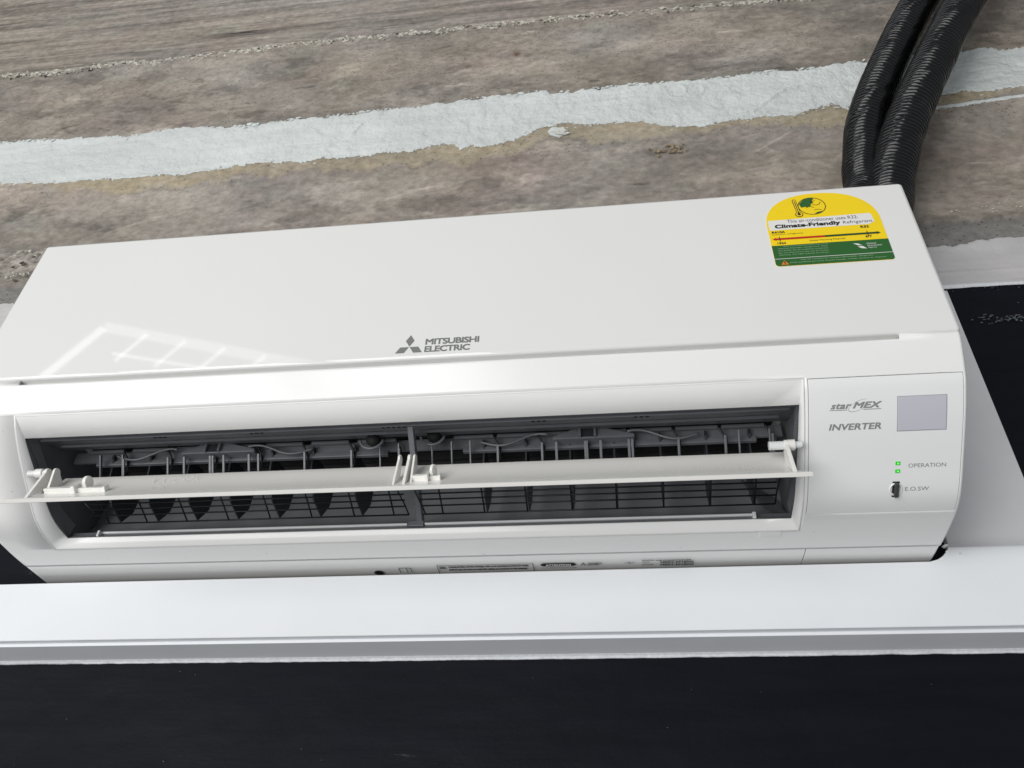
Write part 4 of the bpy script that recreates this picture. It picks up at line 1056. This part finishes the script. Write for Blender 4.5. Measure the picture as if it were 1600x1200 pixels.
wire([GP(.2808, .0058), GP(.2815, .02), GP(.2835, .034), GP(.283, .045)], .0007)
# blades
def blade_mesh(turn):
    prof = [(-.1060, .0245), (-.0965, .0400), (-.0950, .0560), (-.0980, .0680), (-.1330, .0700), (-.1400, .0660), (-.1370, .0480), (-.1240, .0320)]
    mb = MB(); mb.prism([(-.0006 + turn * (y + .13), y, z) for y, z in prof], (.0014, 0, 0))
    mb.prism([(-.0009, -.1455, .0690), (-.0009, -.1400, .0640), (-.0009, -.1390, .0720), (-.0009, -.1450, .0745)], (.0020, 0, 0))
    return fix_normals(mesh(mb.v, mb.f))
bmL, bmR = blade_mesh(.16), blade_mesh(.02)
for i, (xsl, bmm) in enumerate(((LX[:7], bmL), (RX[1:], bmR))):
    for k, x in enumerate(xsl):
        if k == 0: o = link('deflector_blade', bmm, M['blade'], ac)
        else: o = bpy.data.objects.new('deflector_blade', bmm); COL.objects.link(o); o.parent = ac
        o.location.x = x
# link bars and rail
for xa, xb_ in ((-.3300, -.0500), (.0180, .2700)):
    b_ = MB(); b_.box(xa, xb_, -.1425, -.1385, .0640, .0690); b_.build('link_bar', M['duct_mid'], ac, bevel=.0006)
    for k in range(7):
        x = xa + .01 + (xb_ - xa - .02) * k / 6
        e = MB(); e.box(x - .0185, x + .0175, -.1470, -.1445, .0758, .0785); e.build('blade_holder', M['duct_mid'], ac, bevel=.0005)
        e = MB(); e.tube([(x + .0178, -.1490, .0790), (x + .0182, -.1480, .0740), (x + .0215, -.1450, .0690), (x + .0230, -.1430, .0640), (x + .0235, -.1420, .0560)], .0010, 6); e.build('blade_stem', M['wire'], ac, smooth=True)
        post('link_pin', x + .0210, x + .0230, -.1400, .0480, .0200, .002, M['duct_mid'], ac)
for xc in (-.212, .128):
    h = MB()
    h.prism([(xc - .030, -.1520, .0700), (xc - .008, -.1520, .0785), (xc + .010, -.1520, .0785), (xc + .040, -.1520, .0700), (xc + .040, -.1520, .0668), (xc - .030, -.1520, .0668)], (0, .009, 0))
    hb_ = h.build('louver_handle', M['duct_mid'], ac, bevel=.0008)
    for dx in (-.0075, .0055):
        g = MB(); g.box(xc + dx, xc + dx + .0022, -.1555, -.1515, .0672, .0765); g.build('grip_rib', M['duct_mid'], hb_, bevel=.0005)
    g = MB(); g.box(xc - .0052, xc + .0053, -.1526, -.1518, .0680, .0755); g.build('grip_recess', M['blade'], hb_)
    for dx in (-.028, -.003, .010, .034):
        post('handle_leg', xc + dx, xc + dx + .0022, -.1400, .0480, .0200, .002, M['duct_mid'], hb_)
for xc, zc in ((-.0605, .0690), (-.0060, .0705)):
    k = MB(); pts = [(xc + .0105 * math.cos(math.radians(a)), -.1600, zc + .0105 * math.sin(math.radians(a)) * .95) for a in range(185, 361, 12)]
    k.tube(pts, .0012, 8); k.build('clip_hook', M['duct_mid'], ac, smooth=True)
    k = MB(); k.tube([(xc, -.1600, zc - .001), (xc, -.1500, zc + .004)], .0055, 14); k.build('clip_socket', M['void'], ac, smooth=True)
for x in (-.322, -.300, -.0560, -.0390, -.0090, .0085, .0250, .2540, .2790):
    post('inner_post', x, x + .0014, -.1380, .0460, .0270, .003, M['duct_mid'], ac)
dk_ = MB(); dk_.box(-.355, .292, -.1410, -.1385, .0690, .0800); dk_.build('fan_guard_rail', M['duct'], ac)
for xc in (-.212, .128):
    for sg in (-1, 1):
        pw = []
        for k in range(22):
            t = k / 21; x = xc + sg * (.034 + .060 * t)
            pw.append((x, -.1530 + .004 * t, .0690 + .0040 * math.sin(t * 6.2 + .6) - .002 * t))
        e = MB(); e.tube(pw, .0011, 6); e.build('cam_strip', M['duct_mid'], ac, smooth=True)
# vent slots in the throat
for xc, cnt in ((-.2500, 3), (-.1600, 3), (-.0370, 5), (.0875, 3), (.1725, 3)):
    for k in range(cnt):
        x = xc + (k - (cnt - 1) / 2) * .0047
        g = MB(); g.prism([(x, -.1812, .0655), (x + .0030, -.1812, .0655), (x + .0022, -.1785, .0668), (x + .0008, -.1785, .0668)], (0, .0002, -.0006)); g.build('vent_slot', M['void'], ac)
# centre post carrying the louver
cp = MB(); cp.prism([(-.0215, QT[0] + .012, QT[1] + .0035), (-.0215, QT[0] + .020, QT[1] + .006), (-.0245, QB[0] + .010, QB[1] + .012), (-.0245, QB[0] + .004, QB[1] + .0058)], (.0048, 0, 0))
cp.build('centre_post', M['duct_mid'], ac, bevel=.0005)
cp = MB(); cp.box(-.0320, -.0180, QB[0] + .0012, QB[0] + .0060, QB[1] + .0030, QB[1] + .0080); cp.build('post_foot', M['duct'], ac, bevel=.0005)

# ================================================================== INSULATED PIPES
def black_pipe_mat():
    m = mat('black_corrugated_plastic', (.0024, .0026, .0032), .14, rough_noise=(60, .08), spec=.40)
    return m
PM = black_pipe_mat()
def pipe(name, ctrl, r0, seed, label):
    c = catmull([(p[0], p[1]) for p in ctrl], 40); z = catmull([(p[2], 0) for p in ctrl], 40)[:, 0]
    path = np.column_stack([c, z]); L_ = np.concatenate([[0], np.cumsum(np.linalg.norm(np.diff(path, axis=0), axis=1))])
    n = int(L_[-1] / .0009); s = np.linspace(0, L_[-1], n); path = np.column_stack([np.interp(s, L_, path[:, k]) for k in range(3)])
    K = 56; ang = np.arange(K) * 2 * math.pi / K
    T = np.gradient(path, axis=0); T /= np.linalg.norm(T, axis=1)[:, None]
    A = np.cross(T, [0, 1.0, 0]); A /= np.linalg.norm(A, axis=1)[:, None]; Bv = np.cross(T, A)
    SS, AA = np.meshgrid(s, ang, indexing='ij')
    wx = np.cos(AA) * .06; wy = np.sin(AA) * .06
    ph = SS / .0072 * 2 * math.pi * (1.0) + 1.6 * vnoise(SS, AA * 0, .03, 1, seed, 3) + .35 * vnoise(SS + .3 * wx, wy + .3, .03, .05, seed + 3, 2)
    w = np.abs(np.sin(ph / 2)) ** .6
    amp = .0019 * (0.85 + .5 * vnoise(SS + wx, wy, .02, .03, seed + 1, 3))
    # bends wrinkle more finely on the inside
    rad = r0 + amp * (w - .5) * 2 + .0006 * vnoise(SS + wx, wy, .02, .03, seed + 2, 2)
    V3 = path[:, None, :] + rad[..., None] * (np.cos(AA)[..., None] * A[:, None, :] + np.sin(AA)[..., None] * Bv[:, None, :])
    ii = np.arange(n * K).reshape(n, K); jj = np.roll(ii, -1, axis=1)
    q = np.stack([ii[:-1], jj[:-1], jj[1:], ii[1:]], -1).reshape(-1, 4)
    o = link(name, grid_mesh(name, V3.reshape(-1, 3), q), PM)
    tag(o, label, 'pipe', 'black corrugated pipes above the air conditioner'); return o
pipe('insulated_pipe', [(.385, -.095, .285), (.428, -.075, .400), (.4650, -.056, .480), (.4780, -.047, .545), (.5085, -.045, .657), (.5700, -.045, .794), (.649, -.045, .946), (.745, -.045, 1.10), (.85, -.045, 1.26)], .0244, 101,
     'left-hand black corrugated pipe, rising from behind the top of the air conditioner')
pipe('insulated_pipe', [(.405, -.110, .285), (.445, -.090, .365), (.4760, -.072, .430), (.4980, -.066, .500), (.5405, -.066, .605), (.619, -.066, .758), (.694, -.066, .893), (.790, -.066, 1.04), (.89, -.066, 1.19)], .0254, 202,
     'right-hand black corrugated pipe of the pair, closer to the right edge')
